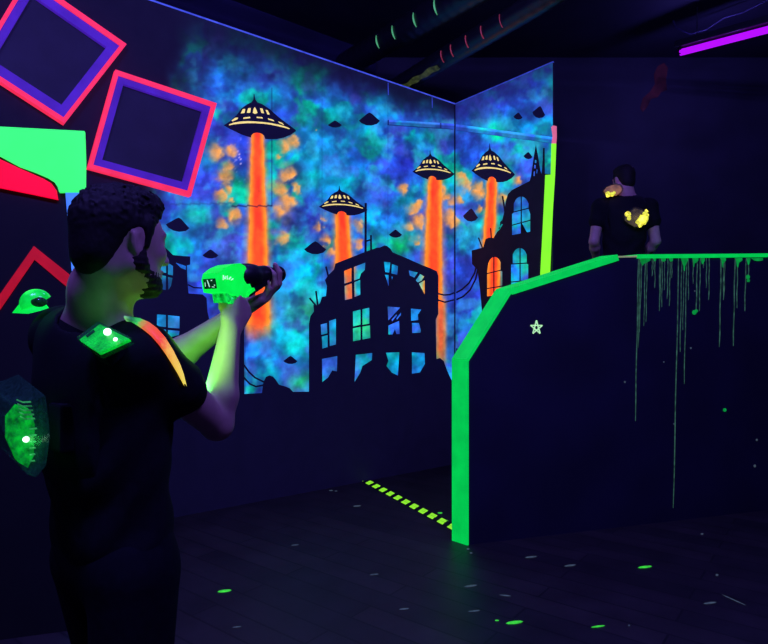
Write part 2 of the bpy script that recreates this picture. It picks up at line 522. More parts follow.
def sky_sheet(name, d, n, L, wall, x_from=0.0):
    step = .0125 if wall == 'L' else .009
    ns, nz = int(L / step), int(WH / step)
    s = np.linspace(.012, L, ns); z = np.linspace(0.0, WH - .002, nz)
    S, Z = np.meshgrid(s, z, indexing='ij')
    off = .004
    X = CORNER.x + d.x * S + n.x * off; Y = CORNER.y + d.y * S + n.y * off
    px = CX + FPX * X / Y; py = CY - FPX * (Z - CAMH) / Y
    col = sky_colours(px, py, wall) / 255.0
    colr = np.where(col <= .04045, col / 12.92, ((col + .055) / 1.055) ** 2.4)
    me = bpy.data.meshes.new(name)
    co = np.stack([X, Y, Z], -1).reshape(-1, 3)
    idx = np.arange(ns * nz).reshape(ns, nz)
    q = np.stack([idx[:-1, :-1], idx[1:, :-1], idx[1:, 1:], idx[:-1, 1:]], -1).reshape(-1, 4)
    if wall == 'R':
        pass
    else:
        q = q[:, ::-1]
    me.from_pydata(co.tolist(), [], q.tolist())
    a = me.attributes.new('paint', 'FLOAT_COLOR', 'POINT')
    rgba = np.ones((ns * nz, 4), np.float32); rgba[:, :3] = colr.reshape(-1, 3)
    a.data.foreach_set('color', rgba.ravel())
    return link(name, me, M['sky'])


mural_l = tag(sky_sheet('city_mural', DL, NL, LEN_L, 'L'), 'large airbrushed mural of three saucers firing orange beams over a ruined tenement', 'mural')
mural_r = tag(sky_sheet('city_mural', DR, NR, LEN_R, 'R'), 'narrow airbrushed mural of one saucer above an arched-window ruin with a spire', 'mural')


def wl(px, py, o=.007):
    return hit(px, py, CORNER + NL * o, NL)


def wr(px, py, o=.007):
    return hit(px, py, CORNER + NR * o, NR)


def painted(name, W, n, polys, m, parent, o=.007, th=.002):
    """flat painted shapes: polys = list of (outline, holes)"""
    bm = bmesh.new()
    for pl in polys:
        out, holes = pl if isinstance(pl, tuple) else (pl, ())
        prism(bm, [W(x, y, o) for x, y in out], -n * th, [[W(x, y, o) for x, y in h] for h in holes])
    return obj(name, bm, m, parent)


def painted_each(name, W, n, polys, m, parent, o=.007):
    for pl in polys:
        painted(name, W, n, [pl], m, parent, o)


def stroke(pts, w):
    """outline of a painted line"""
    L, R = [], []
    for i, (x, y) in enumerate(pts):
        a = pts[max(0, i - 1)]; b = pts[min(len(pts) - 1, i + 1)]
        dx, dy = b[0] - a[0], b[1] - a[1]
        l = math.hypot(dx, dy) or 1
        ww = w[i] if isinstance(w, (list, tuple)) else w
        L.append((x - dy / l * ww / 2, y + dx / l * ww / 2)); R.append((x + dy / l * ww / 2, y - dx / l * ww / 2))
    return L + R[::-1]


def ruin(s, rough=.55):
    """roughen an outline a little, as brushed paint"""
    return s


# saucer template taken from the largest one; u along the rim from tip to tip, v upward (in units of the rim length)
T_OUT = [(223.8, 125.2), (230, 121.5), (237.3, 115.4), (243.1, 108.2), (249, 104.3), (253.5, 102.2), (255.6, 99.5), (256.3, 94.1), (256.8, 94.1), (257.4, 99.5), (259.3, 102.4),
         (264, 104.3), (271.3, 109.3), (276, 114), (280.6, 118.2), (288, 124), (295.9, 130.2), (295.6, 131.6), (290, 135.1), (283, 137.8), (275.9, 139.2), (268, 139.3), (264.6, 139), (263.6, 135.6), (260.6, 133.4), (256.6, 132.6),
         (253, 133.4), (250.8, 135.4), (250.2, 137.4), (247.8, 136.9), (241, 134.5), (236.1, 132), (229.5, 128.8)]
T_WIN = [[(241.8, 113.5), (244.2, 109.2), (246.6, 109), (245.6, 113)], [(248, 112.8), (249.6, 108.4), (252.2, 108), (251.4, 112.8)],
         [(254, 113), (255, 109), (256.2, 107.2), (257.4, 109), (258.6, 113), (256.3, 114)], [(261.6, 108.4), (264, 108.7), (265.2, 113.4), (262.6, 113)],
         [(267, 110), (269, 110.4), (270.8, 114.6), (268.6, 114.6)],
         [(232, 120.4), (236, 117.8), (238.8, 117.6), (238, 119.2), (233, 121.4)], [(244, 117.6), (250.8, 116.8), (251, 118.2), (244.2, 118.9)],
         [(257.4, 116.9), (263, 117.2), (263.6, 118.6), (257.6, 118)], [(268.6, 118.4), (273.6, 119.8), (275, 121.4), (269.4, 119.9)], [(278.8, 121.6), (282.6, 123), (284.4, 125.2), (280, 123.2)],
         stroke([(229.2, 124.9), (234, 123.5), (240.8, 122.6), (248, 122.2), (256, 122.4), (264, 123), (271.3, 124), (279, 125.6), (285, 127.2), (289.6, 128.9)], [.8, 1.6, 2, 1.9, 1.7, 1.5, 1.6, 1.6, 1.4, .7])]


def saucer(W, n, left, right, vs, parent, shear=0, o=.009):
    ax, ay = 223.8, 125.2
    ux, uy = 295.9 - ax, 130.6 - ay
    L2 = ux * ux + uy * uy
    L = math.sqrt(L2)

    def f(p):
        dx, dy = p[0] - ax, p[1] - ay
        u = (dx * ux + dy * uy) / L2
        v = (-dx * uy + dy * ux) / L
        rx, ry = right[0] - left[0], right[1] - left[1]
        return (left[0] + rx * u + shear * v, left[1] + ry * u + v * vs)
    body = painted('flying_saucer', W, n, [[f(p) for p in T_OUT]], M['silhouette'], parent, o)
    lo = body
    bm = bmesh.new()
    for w in T_WIN:
        prism(bm, [W(*f(p), o + .002) for p in w], -n * .002)
    obj('saucer_lights', bm, M['saucer_light'], body)
    return body


saucer(wl, NL, (223.8, 125.2), (295.9, 130.4), 1.0, mural_l)
saucer(wl, NL, (318.9, 206.6), (367.3, 209.4), .66, mural_l)
saucer(wl, NL, (412.5, 171.6), (454.3, 173.9), .66, mural_l)
saucer(wr, NR, (471.4, 170.6), (514.6, 174.4), .86, mural_r)


def small_saucer(W, n, x, y, w, h, tilt, parent):
    pts = [(-.5, .12), (-.25, -.22), (-.1, -.42), (0, -.5), (.12, -.4), (.28, -.16), (.5, .14), (.36, .38), (.1, .5), (-.15, .48), (-.38, .32)]
    c, s = math.cos(tilt), math.sin(tilt)
    painted('distant_saucer', W, n, [[(x + (a * w) * c - (b * h) * s, y + (a * w) * s + (b * h) * c) for a, b in pts]], M['silhouette'], parent, .009)


for a in ((335, 124, 14, 7, 0), (369.5, 119, 21, 13, 0), (178, 224.5, 24, 14, .15), (210.5, 254, 16, 9, 0), (315.3, 247.7, 22, 13, 0), (395.5, 233.6, 13, 8, 0), (290.5, 360, 14, 8, 0)):
    small_saucer(wl, NL, *a, mural_l)
for a in ((470.6, 215, 15, 13, .1), (528, 155.5, 9, 7, .1), (518, 116, 9, 7, .1), (539, 112, 13, 12, .2)):
    small_saucer(wr, NR, *a, mural_r)

# the ruined tenement with its broken windows left open to the sky paint
TENEMENT = [(309, 400), (309, 324), (310.5, 316), (314, 311.5), (313.5, 305), (317.5, 306), (320, 303), (322, 297), (326, 296), (327, 286), (325, 280), (328.5, 275), (334, 269.5), (335.5, 263.5), (352, 257), (365, 252),
            (377, 247.6), (379.5, 247.6), (384.5, 245.4), (387, 246), (390.5, 248.7), (392.5, 252.2), (408, 258.8), (422, 265), (430, 268), (436.8, 271.2), (438.4, 276), (438.4, 314), (435.8, 319.5), (436.5, 359), (440, 358),
            (443.8, 361), (447, 370), (451, 379), (454, 384), (454, 400)]
TEN_WIN = [
    [(344.2, 271), (351.6, 268), (351.6, 281.2), (344.4, 283.6)], [(354, 267), (365.4, 262.6), (364.8, 270), (361, 273.6), (359.6, 278.4), (354.2, 280.4)],
    [(344.6, 286), (351.8, 283.4), (352.2, 298.4), (345, 300)], [(354.4, 282.2), (360.2, 280), (360.4, 294.6), (354.6, 297)],
    [(353, 311.5), (360.6, 309.6), (360.6, 324.6), (353.2, 326.4)], [(362.5, 309.2), (369.4, 307.7), (369.4, 323.6), (362.5, 324.8)],
    [(353, 328.4), (360.6, 326.8), (360.6, 339.8), (353.2, 341.2)], [(362.5, 326.6), (370, 325.4), (370.4, 338), (362.5, 339.4)],
    [(320.8, 324.6), (327, 323), (327.4, 333.2), (321.4, 334.8)], [(321.8, 336.6), (327.7, 335), (327.7, 347), (322.4, 348.6)], [(329.2, 321), (336, 318.8), (336, 344.4), (329.8, 346)],
    [(384, 261.7), (390.4, 262.4), (389.3, 272.6), (385.2, 272)], [(392, 264), (398, 266), (397.4, 274.8), (391.4, 273.4)], [(385, 274.8), (388.6, 275), (388.8, 286.6)], [(391.6, 276.4), (393, 276.8), (392, 280)],
    [(408.8, 270.4), (417.8, 272.6), (414.4, 277.6), (409.8, 275.4)], [(420.3, 274), (424.3, 276.6), (421.6, 280.6), (418, 282.4), (415.8, 280.4)], [(424.8, 280.2), (424.8, 294.6), (419, 283.6)],
    [(387.6, 306.5), (400.2, 307.6), (388.4, 320.4)], [(391.6, 319.8), (396.2, 314.4), (397.4, 315), (392.2, 321.4)], [(396.6, 318), (401, 312.4), (401, 315), (396.8, 320)],
    [(388.4, 325.6), (399.2, 320.8), (399.8, 334), (396.6, 334), (395, 329.4), (392.6, 334.4), (388.4, 334.4)],
    [(411, 308.6), (421.4, 309.6), (418, 314.6), (418.4, 320), (411.2, 320.8)], [(412, 323), (419, 323), (421, 330.6), (420.6, 332.6), (412.2, 333)],
    [(322, 359), (337.4, 356), (337, 371.4), (332.3, 370.4), (328, 377.6), (322.4, 382)],
    [(355.8, 354.8), (372.3, 353), (372, 360), (362.5, 366), (360.4, 372.5), (354.6, 382)],
    [(386, 352.7), (399.4, 352.3), (398, 375.6), (391.7, 372.5), (386.5, 366), (388.4, 361)],
    [(412, 352.3), (424.6, 353), (425, 364), (420, 372.5), (412, 373.6)],
]
painted('tenement_silhouette', wl, NL, [(TENEMENT, TEN_WIN)], M['silhouette'], mural_l, .007)
painted_each('roof_mast', wl, NL, [stroke([(365.8, 203), (365.6, 254)], 2.2), stroke([(371, 235), (371.2, 252)], 1.8), stroke([(365, 241.6), (371, 239.6)], 1.6),
                             stroke([(326, 266.5), (328.8, 278)], 1.7), stroke([(316, 291), (318, 307)], 1.7), stroke([(309.6, 298), (317, 307)], 1.7)], M['silhouette'], mural_l, .0085)
HAVEN = [(110, 400), (110, 240), (157, 244), (160, 249), (164, 246.6), (167, 249), (173, 255), (183, 256), (190.3, 256.4), (190.2, 264.6), (187, 265.4), (187.4, 281), (188.6, 293.4), (202.5, 294.4), (206.6, 298),
         (207.6, 312), (212, 330), (212, 400)]
HAVEN_WIN = [[(161, 262), (166.2, 262.4), (166.2, 273), (160.4, 272)], [(168, 262.6), (173, 266), (173, 275.4), (168, 274.4)], [(160, 275), (166, 276), (166, 290), (159.6, 289)], [(168, 277), (172.6, 278), (171, 286), (168.4, 290)],
             [(157, 314.4), (166, 315), (166, 327), (157, 326)], [(168, 315.2), (179.6, 316.4), (179.6, 328.4), (168, 327.6)], [(158, 329), (166, 329.6), (166, 336), (161, 335)], [(168, 330), (179.6, 331), (179, 335), (171, 337), (168, 336.6)],
             [(175.6, 262.6), (186, 266), (186, 270), (181, 268)]]
painted('ruined_house_silhouette', wl, NL, [(HAVEN, HAVEN_WIN)], M['silhouette'], mural_l, .007)
painted('dark_tower_silhouette', wl, NL, [[(212, 326), (244.2, 326), (244.4, 400), (212, 400)]], M['silhouette'], mural_l, .007)
painted('rubble_silhouette', wl, NL, [[(60, 560), (60, 393), (244, 394), (262, 393), (263.5, 382), (266, 377), (269.5, 375.4), (273, 376.6), (276, 380), (279, 384.6), (286, 386.6), (290, 388.4), (293, 391.8), (310, 391.6), (454.0, 392), (454.0, 560)]],
        M['silhouette'], mural_l, .0062)
painted_each('hanging_cable', wl, NL, [stroke([(188, 284.6), (194, 287.6), (202, 288)], 1.4), stroke([(244, 365), (249, 372), (255, 377.6), (264, 382)], 1.7), stroke([(244, 377.6), (250, 384), (256, 386.6), (264, 385)], 1.7),
                                 stroke([(438, 293.6), (444, 295), (450, 294.6), (454.0, 292.8)], 1.6), stroke([(438, 300), (445, 302.2), (454.0, 299.8)], 1.6)], M['silhouette'], mural_l, .0085)

ARCHES = [(484, 420), (482, 312), (480, 290), (477.5, 270), (472, 264), (471.6, 250.5), (483.2, 247.4), (485.6, 239), (489, 237.6), (493.4, 238), (497.4, 231.6), (500, 229), (503, 224), (504, 216), (506, 200), (508, 194), (512, 190),
          (519.7, 186), (529.6, 181), (531, 176), (534, 155), (535.8, 144.6), (537.8, 155), (540.4, 171), (541.6, 174), (542.6, 160), (543, 148), (544.6, 148), (544.8, 173.6), (552.6, 174.4), (552.6, 420)]


def arch(x0, x1, top, yb0, yb1, mull, hs, g=.55, ysh=None):
    """panes of an arched window: outline split by a mullion and glazing bars"""
    def edge(x):
        u = (x - x0) / (x1 - x0) * 2 - 1
        k = math.sqrt(max(0, 1 - abs(u) ** 2.2))
        return top + (1 - k) * (x1 - x0) * .95
    panes = []
    lv = [None] + list(hs) + [(yb0, yb1)]
    for a, b in ((x0, mull - g), (mull + g, x1)):
        for i in range(len(lv) - 1):
            def yt(x):
                return edge(x) if lv[i] is None else max(edge(x), lv[i][0] + (lv[i][1] - lv[i][0]) * (x - x0) / (x1 - x0) + g)
            def yb(x):
                return lv[i + 1][0] + (lv[i + 1][1] - lv[i + 1][0]) * (x - x0) / (x1 - x0) - (g if i + 2 < len(lv) else 0)
            N = 5
            tp = [(a + (b - a) * k / N, yt(a + (b - a) * k / N)) for k in range(N + 1)]
            bt = [(x, yb(x)) for x, _ in tp]
            keep = [k for k in range(N + 1) if bt[k][1] - tp[k][1] > .3]
            if len(keep) < 2:
                continue
            panes.append([tp[k] for k in keep] + [bt[k] for k in reversed(keep)])
    return panes


AW = arch(512, 530.2, 196.6, 235, 231.6, 521.2, [(212.4, 207.8), (225.2, 220.2)]) + arch(511, 528.2, 248, 290, 286, 520, [(264, 263), (282, 280.6)]) + arch(487, 502.2, 257, 296.4, 294, 493.8, [(273.6, 269.8), (288.6, 286)])
AW += [[(534.8, 160), (536.4, 160), (536.4, 163), (534.8, 163)], [(534.2, 165), (535.6, 165), (535.6, 168.4), (534, 168.4)], [(536.6, 169), (537.6, 170), (537, 174), (536.2, 173)], [(533.6, 171.6), (535, 171), (534.6, 176), (533.4, 176)],
       [(500, 222), (503, 219.5), (502.6, 222.6), (500, 226)], [(498.4, 228.4), (500.2, 226.6), (499.4, 229.2)]]
painted('arched_ruin_silhouette', wr, NR, [(ARCHES, AW)], M['silhouette_brown'], mural_r, .007)
painted_each('bare_post_silhouette', wr, NR, [stroke([(490.6, 228), (491.4, 240)], 1.2), stroke([(478.4, 237.6), (482.4, 248)], 1.3), stroke([(502.4, 196), (505, 212), (502, 224)], 1.6)], M['silhouette_brown'], mural_r, .0085)
painted_each('hanging_cable', wr, NR, [stroke([(456.2, 292.6), (462, 289.4), (469, 283), (474.6, 273), (476.8, 264)], 1.6), stroke([(456.2, 299.6), (463, 296.6), (470, 290), (475.6, 279), (478, 268)], 1.6)], M['silhouette_brown'], mural_r, .0085)
painted('ground_silhouette', wr, NR, [[(456.2, 348), (462, 352), (470, 345), (484, 340), (549, 340), (549, 560), (456.2, 560)]], M['silhouette_brown'], mural_r, .0062)


# batten nailed across the corner on both walls, painted in the sky's own colours
def batten(name, W, n, wall, quad, label):
    bm = bmesh.new()
    prism(bm, [W(x, y, .030) for x, y in quad], -n * .024)
    o = tag(obj(name, bm, M['batten']), label, 'batten')
    bm = bmesh.new()
    (xa, ya), (xb, yb), (xc, yc), (xd, yd) = quad
    rows, cols = 5, 90
    us = np.linspace(0, 1, cols); vs = np.linspace(0, 1, rows)
    U, Vv = np.meshgrid(us, vs, indexing='ij')
    X = (xa + (xb - xa) * U) * (1 - Vv) + (xd + (xc - xd) * U) * Vv
    Y = (ya + (yb - ya) * U) * (1 - Vv) + (yd + (yc - yd) * U) * Vv
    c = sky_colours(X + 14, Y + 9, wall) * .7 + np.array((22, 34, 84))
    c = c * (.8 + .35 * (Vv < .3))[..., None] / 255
    c = np.where(c <= .04045, c / 12.92, ((c + .055) / 1.055) ** 2.4)
    me = bpy.data.meshes.new('painted_face')
    idx = np.arange(rows * cols).reshape(cols, rows)
    q = np.stack([idx[:-1, :-1], idx[1:, :-1], idx[1:, 1:], idx[:-1, 1:]], -1).reshape(-1, 4)
    me.from_pydata([tuple(W(a, b, .0315)) for a, b in zip(X.ravel(), Y.ravel())], [], q.tolist())
    at = me.attributes.new('paint', 'FLOAT_COLOR', 'POINT')
    rgba = np.ones((rows * cols, 4), np.float32); rgba[:, :3] = c.reshape(-1, 3)
    at.data.foreach_set('color', rgba.ravel())
    link('painted_face', me, M['sky'], o)
    return o


M['batten'] = mat('painted_blue_batten', (16, 24, 70), .6, emit=(18, 34, 100), strength=.7, vary=.5, scale=5)
batten('wall_batten', wl, NL, 'L', [(389, 119.8), (454.2, 123.8), (454.2, 129.0), (389, 124.6)], 'thin blue-painted batten running level across the large mural into the corner')
batten('wall_batten', wr, NR, 'R', [(456, 124.2), (553.4, 137.2), (553.4, 143.4), (456, 130)], 'thin blue-painted batten sloping down across the narrow mural to the green strip')
# two short pale drips from the top of the long mural wall
painted_each('paint_drip', wl, NL, [stroke([(388.2, 82.6), (388.4, 95)], .9), stroke([(432.2, 97), (432.4, 108)], .8)], M['blue_edge_dim'], mural_l, .009)

# lime strip with a pink tip down the free end of the short mural wall
e = tag(empty('glow_strip', wr(547, 277, .03)), 'tall lime green strip with a pink tip at the open end of the narrow mural', 'strip')
bm = bmesh.new()
prism(bm, [wr(x, y, .03) for x, y in [(551.3, 143.6), (555.8, 143.6), (554.6, 175), (552.4, 210), (549.4, 277), (545, 345), (534, 345), (540, 278), (543.6, 210), (545.2, 175), (550.6, 174.6)]], -NR * .008)
obj('board', bm, M['lime_paint'], e)
bm = bmesh.new()
prism(bm, [wr(x, y, .032) for x, y in [(551.2, 127), (553.2, 125.4), (556, 126), (556.2, 137), (555.6, 143.4), (551.6, 143.4), (552.6, 136)]], -NR * .01)
obj('pink_tip', bm, M['pale_pink'], e)['label'] = 'pink painted tip'


# ------------------------------------------------------------------ square frames on the long wall
def square_frame(outer, t1, t2, label, depth=.055):
    def inset(q, k):
        n = len(q)
        out = []
        for i in range(n):
            p0, p1, p2 = V((*q[i - 1], 0)), V((*q[i], 0)), V((*q[(i + 1) % n], 0))
            a, b = (p1 - p0).normalized(), (p2 - p1).normalized()
            na, nb = V((-a.y, a.x, 0)), V((-b.y, b.x, 0))
            m = (na + nb)
            m = m / m.dot(na)
            out.append((p1.x + m.x * k, p1.y + m.y * k))
        return out
    i1 = inset(outer, t1)
    i2 = inset(outer, t2)
    c = wl(sum(p[0] for p in outer) / 4, sum(p[1] for p in outer) / 4, .01)
    e = tag(empty('square_frame', c), label, 'frame')
    O = .012
    bm = bmesh.new()
    prism(bm, [wl(x, y, O + depth) for x, y in outer], -NL * depth, [[wl(x, y, O + depth) for x, y in i1]])
    obj('outer_frame', bm, M['pink_paint'], e)['label'] = 'pink fluorescent outer edge'
    bm = bmesh.new()
    prism(bm, [wl(x, y, O + depth * .72) for x, y in i1], -NL * depth * .7, [[wl(x, y, O + depth * .72) for x, y in i2]])
    obj('inner_frame', bm, M['purple_paint'], e)['label'] = 'purple inner band'
    bm = bmesh.new()
    prism(bm, [wl(x, y, O + .008) for x, y in i2], -NL * .008)
    obj('backing_panel', bm, M['frame_dark'], e)['label'] = 'dark plain panel'
    return e


square_frame([(115.6, 69.4), (216.8, 103.2), (191, 196.2), (88, 167.8)], 4.4, 11.5, 'lower pink and purple square frame, tilted slightly, beside the largest saucer')
square_frame([(27.5, -25.2), (126.7, 44), (64.6, 123.4), (-25.9, 64.6)], 4.6, 14, 'upper pink and purple square frame standing on its corner above the green board')

# ------------------------------------------------------------------ freestanding painted partition at the left
PN = V((.30, -.954, 0)).normalized()
PP = V((-1.3, 2.9, 0))


def wp(px, py, o=0.0):
    return hit(px, py, PP + PN * o, PN)


e = tag(empty('painted_partition', V((-1.75, 2.75, 0))), 'black partition with green and red boards and a red chevron behind the shooter', 'partition')
bm = bmesh.new()
tl, tr = wp(-85, 150), wp(66, 194)
a0 = wp(-85, 400); a1 = wp(73, 400); a0.z = 0; a1.z = 0
prism(bm, [a0, a1, wp(72.5, 275), wp(66.2, 186), wp(60, 140), wp(-85, 140)], -PN * .08)
obj('panel', bm, mat('matt_black_board', (14, 14, 15), .8, vary=.3, scale=5), e)
bm = bmesh.new()
prism(bm, [wp(x, y, .026) for x, y in [(-85, 124), (0, 126.5), (84.4, 131), (85.4, 160), (85.2, 188), (83.8, 192.6), (76, 191.6), (59, 192), (57.6, 187), (54, 181.6), (46.6, 177), (34, 171.6), (18.6, 166), (0, 156), (-30, 140), (-85, 136)]], -PN * .025)
obj('green_board', bm, M['bright_green'], e)['label'] = 'bright green board'
bm = bmesh.new()
prism(bm, [wp(x, y, .020) for x, y in [(-85, 144), (-30, 147), (0, 159), (18.6, 167.8), (43.5, 178.6), (51, 183), (56, 190), (57.6, 199.4), (30, 193.6), (0, 187.6), (-40, 182), (-85, 180)]], -PN * .019)
obj('red_board', bm, M['red_paint'], e)['label'] = 'red board under the green one'
bm = bmesh.new()
prism(bm, [wp(x, y, .006) for x, y in [(33.8, 246), (71.4, 276), (66.8, 287), (34.3, 259.6), (-40, 368), (-40, 351), (0, 294)]], -PN * .005)
obj('chevron', bm, M['dull_red'], e)['label'] = 'painted red chevron'
bm = bmesh.new()
b0, b1 = wp(80, 400, .012), wp(92, 400, .012)
prism(bm, [wp(65.4, 192.6, .012), wp(79, 192.6, .012), wp(84, 275, .012), V((b1.x, b1.y, 0)), V((b0.x, b0.y, 0)), wp(72, 275, .012)], -PN * .09)
obj('edge_strip', bm, M['blue_paint'], e)['label'] = 'pale blue strip down the open edge'

# ------------------------------------------------------------------ guard wall of the raised platform
G0 = hit(467, 545, V((0, 0, 0)), UP)
G1 = hit(673, 521, V((0, 0, 0)), UP)
GD = (G1 - G0).normalized()
GN = V((GD.y, -GD.x, 0))
GT = V((-.088, .085, 0))                                    # the wall's mitred thickness


def wg(px, py, o=0.0):
    return hit(px, py, G0 + GN * o, GN)


guard = tag(empty('guard_wall', G0 + GD * .8), 'dark angled guard wall edged in green with a star and dripping green paint', 'guard wall')
g_end = wg(850, 400); g_end.z = 0
A1, A2, A3 = wg(467, 360), wg(511, 290), wg(617, 256.2)
A4 = wg(637, 255.6); A5 = wg(850, 253.8)
bm = bmesh.new()
prism(bm, [G0.copy(), g_end, A5, A4, A3, A2, A1], GT)
obj('panel', bm, mat('guard_wall_dark_paint', (30, 28, 52), .65, vary=.25, scale=2.5), guard)


def cap(p, q, drop, name='cap_board', m=None, lift=.012, back=1.0):
    """board along the wall's edge: covers the edge and laps over the front face"""
    d = (q - p).normalized()
    inn = d.cross(GN).normalized()                           # in the wall's plane, towards the panel
    if inn.dot(UP) > 0 and abs(d.z) < .98 or (abs(d.z) >= .98 and inn.dot(GD) < 0):
        inn = -inn
    f = GN * .010
    pr = [p - inn * lift + f, q - inn * lift + f, q + inn * drop + f, p + inn * drop + f]
    bm = bmesh.new()
    prism(bm, pr, GT * back - f + V((0, 0, 0)))
    return obj(name, bm, m or M['green_paint'], guard)


cap(G0 + UP * .001, A1, .008, lift=.005)
cap(A1, A2, .012, lift=.008)
cap(A2, A3, .034)
cap(A4, A5, .022, lift=.008)
bm = bmesh.new()
prism(bm, [wg(617, 256, .004), wg(637, 255.4, .004), wg(637, 257.2, .004), wg(617, 257.6, .004)], GT * .9)
obj('bare_top_edge', bm, mat('pale_bare_wood', (120, 120, 90), .6, emit=(150, 170, 120), strength=.6), guard)['label'] = 'pale bare gap between the green boards'

# runs of paint below the flat rail
bm = bmesh.new()
Z = lambda x: 620 + x / 5.189
ZY = lambda y: 240 + y / 5.189
runs = [(97, 421, .75, -.02), (105, 348, .55, -.02), (116, 332, .6, -.04), (132, 326, .6, -.02), (142, 322, .5, -.02), (168, 276, .5, 0), (176, 270, .35, 0), (182, 288, .5, 0), (206, 300, .4, -.0), (214, 311, .6, -.03), (222, 307, .5, -.02), (232, 290, .35, 0),
        (250, 299, .5, -.02), (262, 306, .6, -.02), (270, 278, .5, 0), (306, 508, .75, -.022), (322, 352, .6, -.02), (334, 330, .4, -.02), (347, 384, .55, -.02), (356, 300, .35, 0), (380, 284, .5, 0), (402, 313, .7, -.02), (418, 311, .6, -.02),
        (434, 268, .5, 0), (450, 288, .4, -.01), (464, 300, .6, -.01), (526, 347, .75, -.02), (538, 300, .7, 0), (545, 294, .6, -.02), (598, 346, .8, -.02), (612, 308, .6, -.02), (656, 311, .65, -.03), (668, 282, .7, 0)]
for x, yb, w, sl in runs:
    x0 = Z(x)
    y0 = 258
    n = 7
    pts = [(x0 + sl * (yb - y0) * k / n + .25 * math.sin(x + k * 1.7), y0 + (yb - y0) * k / n) for k in range(n + 1)]
    ws = [w * .92 if k < n else w * .4 for k in range(n + 1)]
    prism(bm, [wg(a, b, .004) for a, b in stroke(pts, ws)], -GN * .003)
obj('paint_drips', bm, M['drip'], guard)
bm = bmesh.new()
for x, w, h in ((128, 60, 122), (118, 34, 132), (180, 14, 110), (225, 26, 112), (265, 20, 112), (335, 36, 140), (335, 16, 160), (392, 30, 120), (384, 12, 140), (430, 20, 125), (536, 28, 122), (534, 14, 142), (616, 38, 118), (612, 20, 142), (668, 18, 128), (712, 60, 108)):
    a, b = Z(x - w / 2), Z(x + w / 2)
    yb = ZY(h)
    c = (a + b) / 2
    prism(bm, [wg(px, py, .006) for px, py in [(a, 258), (b, 258), (b, 260.4), (c + (b - c) * .45, (260 + yb) / 2 + .6), (c + .3, yb), (c - .3, yb), (c - (c - a) * .45, (260 + yb) / 2)]], -GN * .005)
for x, y, r in ((748, 277, 2.0), (748.6, 280.6, 1.4), (694.6, 312.4, 2.1), (696.6, 311, 1.5), (725, 410, 1.6)):
    prism(bm, [wg(x + r * math.cos(k * math.pi / 4) * (1 + .2 * math.sin(k * 3.1)), y + r * math.sin(k * math.pi / 4) * 1.1, .006) for k in range(8)], -GN * .005)
obj('paint_blobs', bm, mat('green_paint_run', (0, 90, 40), .5, emit=(8, 150, 60), strength=.8, vary=.35, scale=20), guard)
bm = bmesh.new()
for x, y, r in ((625, 382, .9), (691, 348, .8), (695, 291, .7), (674, 424, .6), (757, 440, 1.0), (755, 466, 1.2), (664, 362, .6)):
    prism(bm, [wg(x + r * math.cos(k * math.pi / 3), y + r * 1.3 * math.sin(k * math.pi / 3), .004) for k in range(6)], -GN * .003)
obj('paint_specks', bm, M['floor_fleck_dim'], guard)
# hand-drawn five-pointed star
bm = bmesh.new()
sc_ = (536.6, 327.6)
tips = [(sc_[0] + 6.1 * math.sin(k * 2 * math.pi / 5), sc_[1] - 7.2 * math.cos(k * 2 * math.pi / 5)) for k in range(5)]
for k in range(5):
    prism(bm, [wg(x, y, .004) for x, y in stroke([tips[k], tips[(k + 2) % 5]], 1.15)], -GN * .003)
obj('star', bm, M['star'], guard)['label'] = 'small pale star drawn by hand'

# platform behind it
PLZ = 1.08
bm = bmesh.new()
q0 = G0 + GD * 1.05 + GT * 1.05 - GN * .06
q1 = g_end + GT * 1.05 - GN * .06
q0.z = q1.z = 0
prism(bm, [q0, q1, q1 - GN * 1.9, q0 - GN * 1.9], UP * PLZ)
o = obj('floor_platform', bm, M['floor'])
o['kind'] = 'structure'

# ------------------------------------------------------------------ floor marks
fl = lambda x, y, h=.002: hit(x, y, V((0, 0, h)), UP)
tape_a, tape_b = fl(361, 478.4), fl(459, 530.5)
td = (tape_b - tape_a).normalized()
tn = V((-td.y, td.x, 0))
tape = bmesh.new()
W2 = .045
prism(tape, [tape_a - tn * W2, tape_b - tn * W2, tape_b + tn * W2, tape_a + tn * W2], UP * .002)
tape_o = tag(obj('floor_tape', tape, mat('black_tape_edge', (20, 22, 22), .5)), 'black tape with yellow green slanted dashes on the floor beside the guard wall', 'tape')
L = (tape_b - tape_a).length
bm = bmesh.new()
nd = 12
for k in range(nd):
    s0 = (k + .12) / nd * L
    c = tape_a + td * s0 + UP * .0025
    dl = L / nd * .56
    sl = -.030
    for a, b in ((-1, -.06), (.06, 1)):
        if k == 0 and a > 0: continue
        jit = lambda: random.uniform(-.003, .003)
        prism(bm, [c + tn * W2 * a * .92 + td * (sl * a + jit()), c + tn * W2 * a * .92 + td * (dl + sl * a + jit()), c + tn * W2 * b * .92 + td * (dl + sl * b + jit()), c + tn * W2 * b * .92 + td * (sl * b + jit())], UP * .001)
obj('dashes', bm, M['tape_green'], tape_o)['label'] = 'yellow green slanted dashes'

floor_o = bpy.data.objects['floor']


def flecks(name, lst, m):
    bm = bmesh.new()
    for x, y, w, h, t in lst:
        out = []
        for k in range(8):
            a = k * math.pi / 4
            dx, dy = w / 2 * math.cos(a), h / 2 * math.sin(a)
            out.append(fl(x + dx, y + dy - dx * t, .0015))
        prism(bm, out, UP * .001)
    return obj(name, bm, m, floor_o)


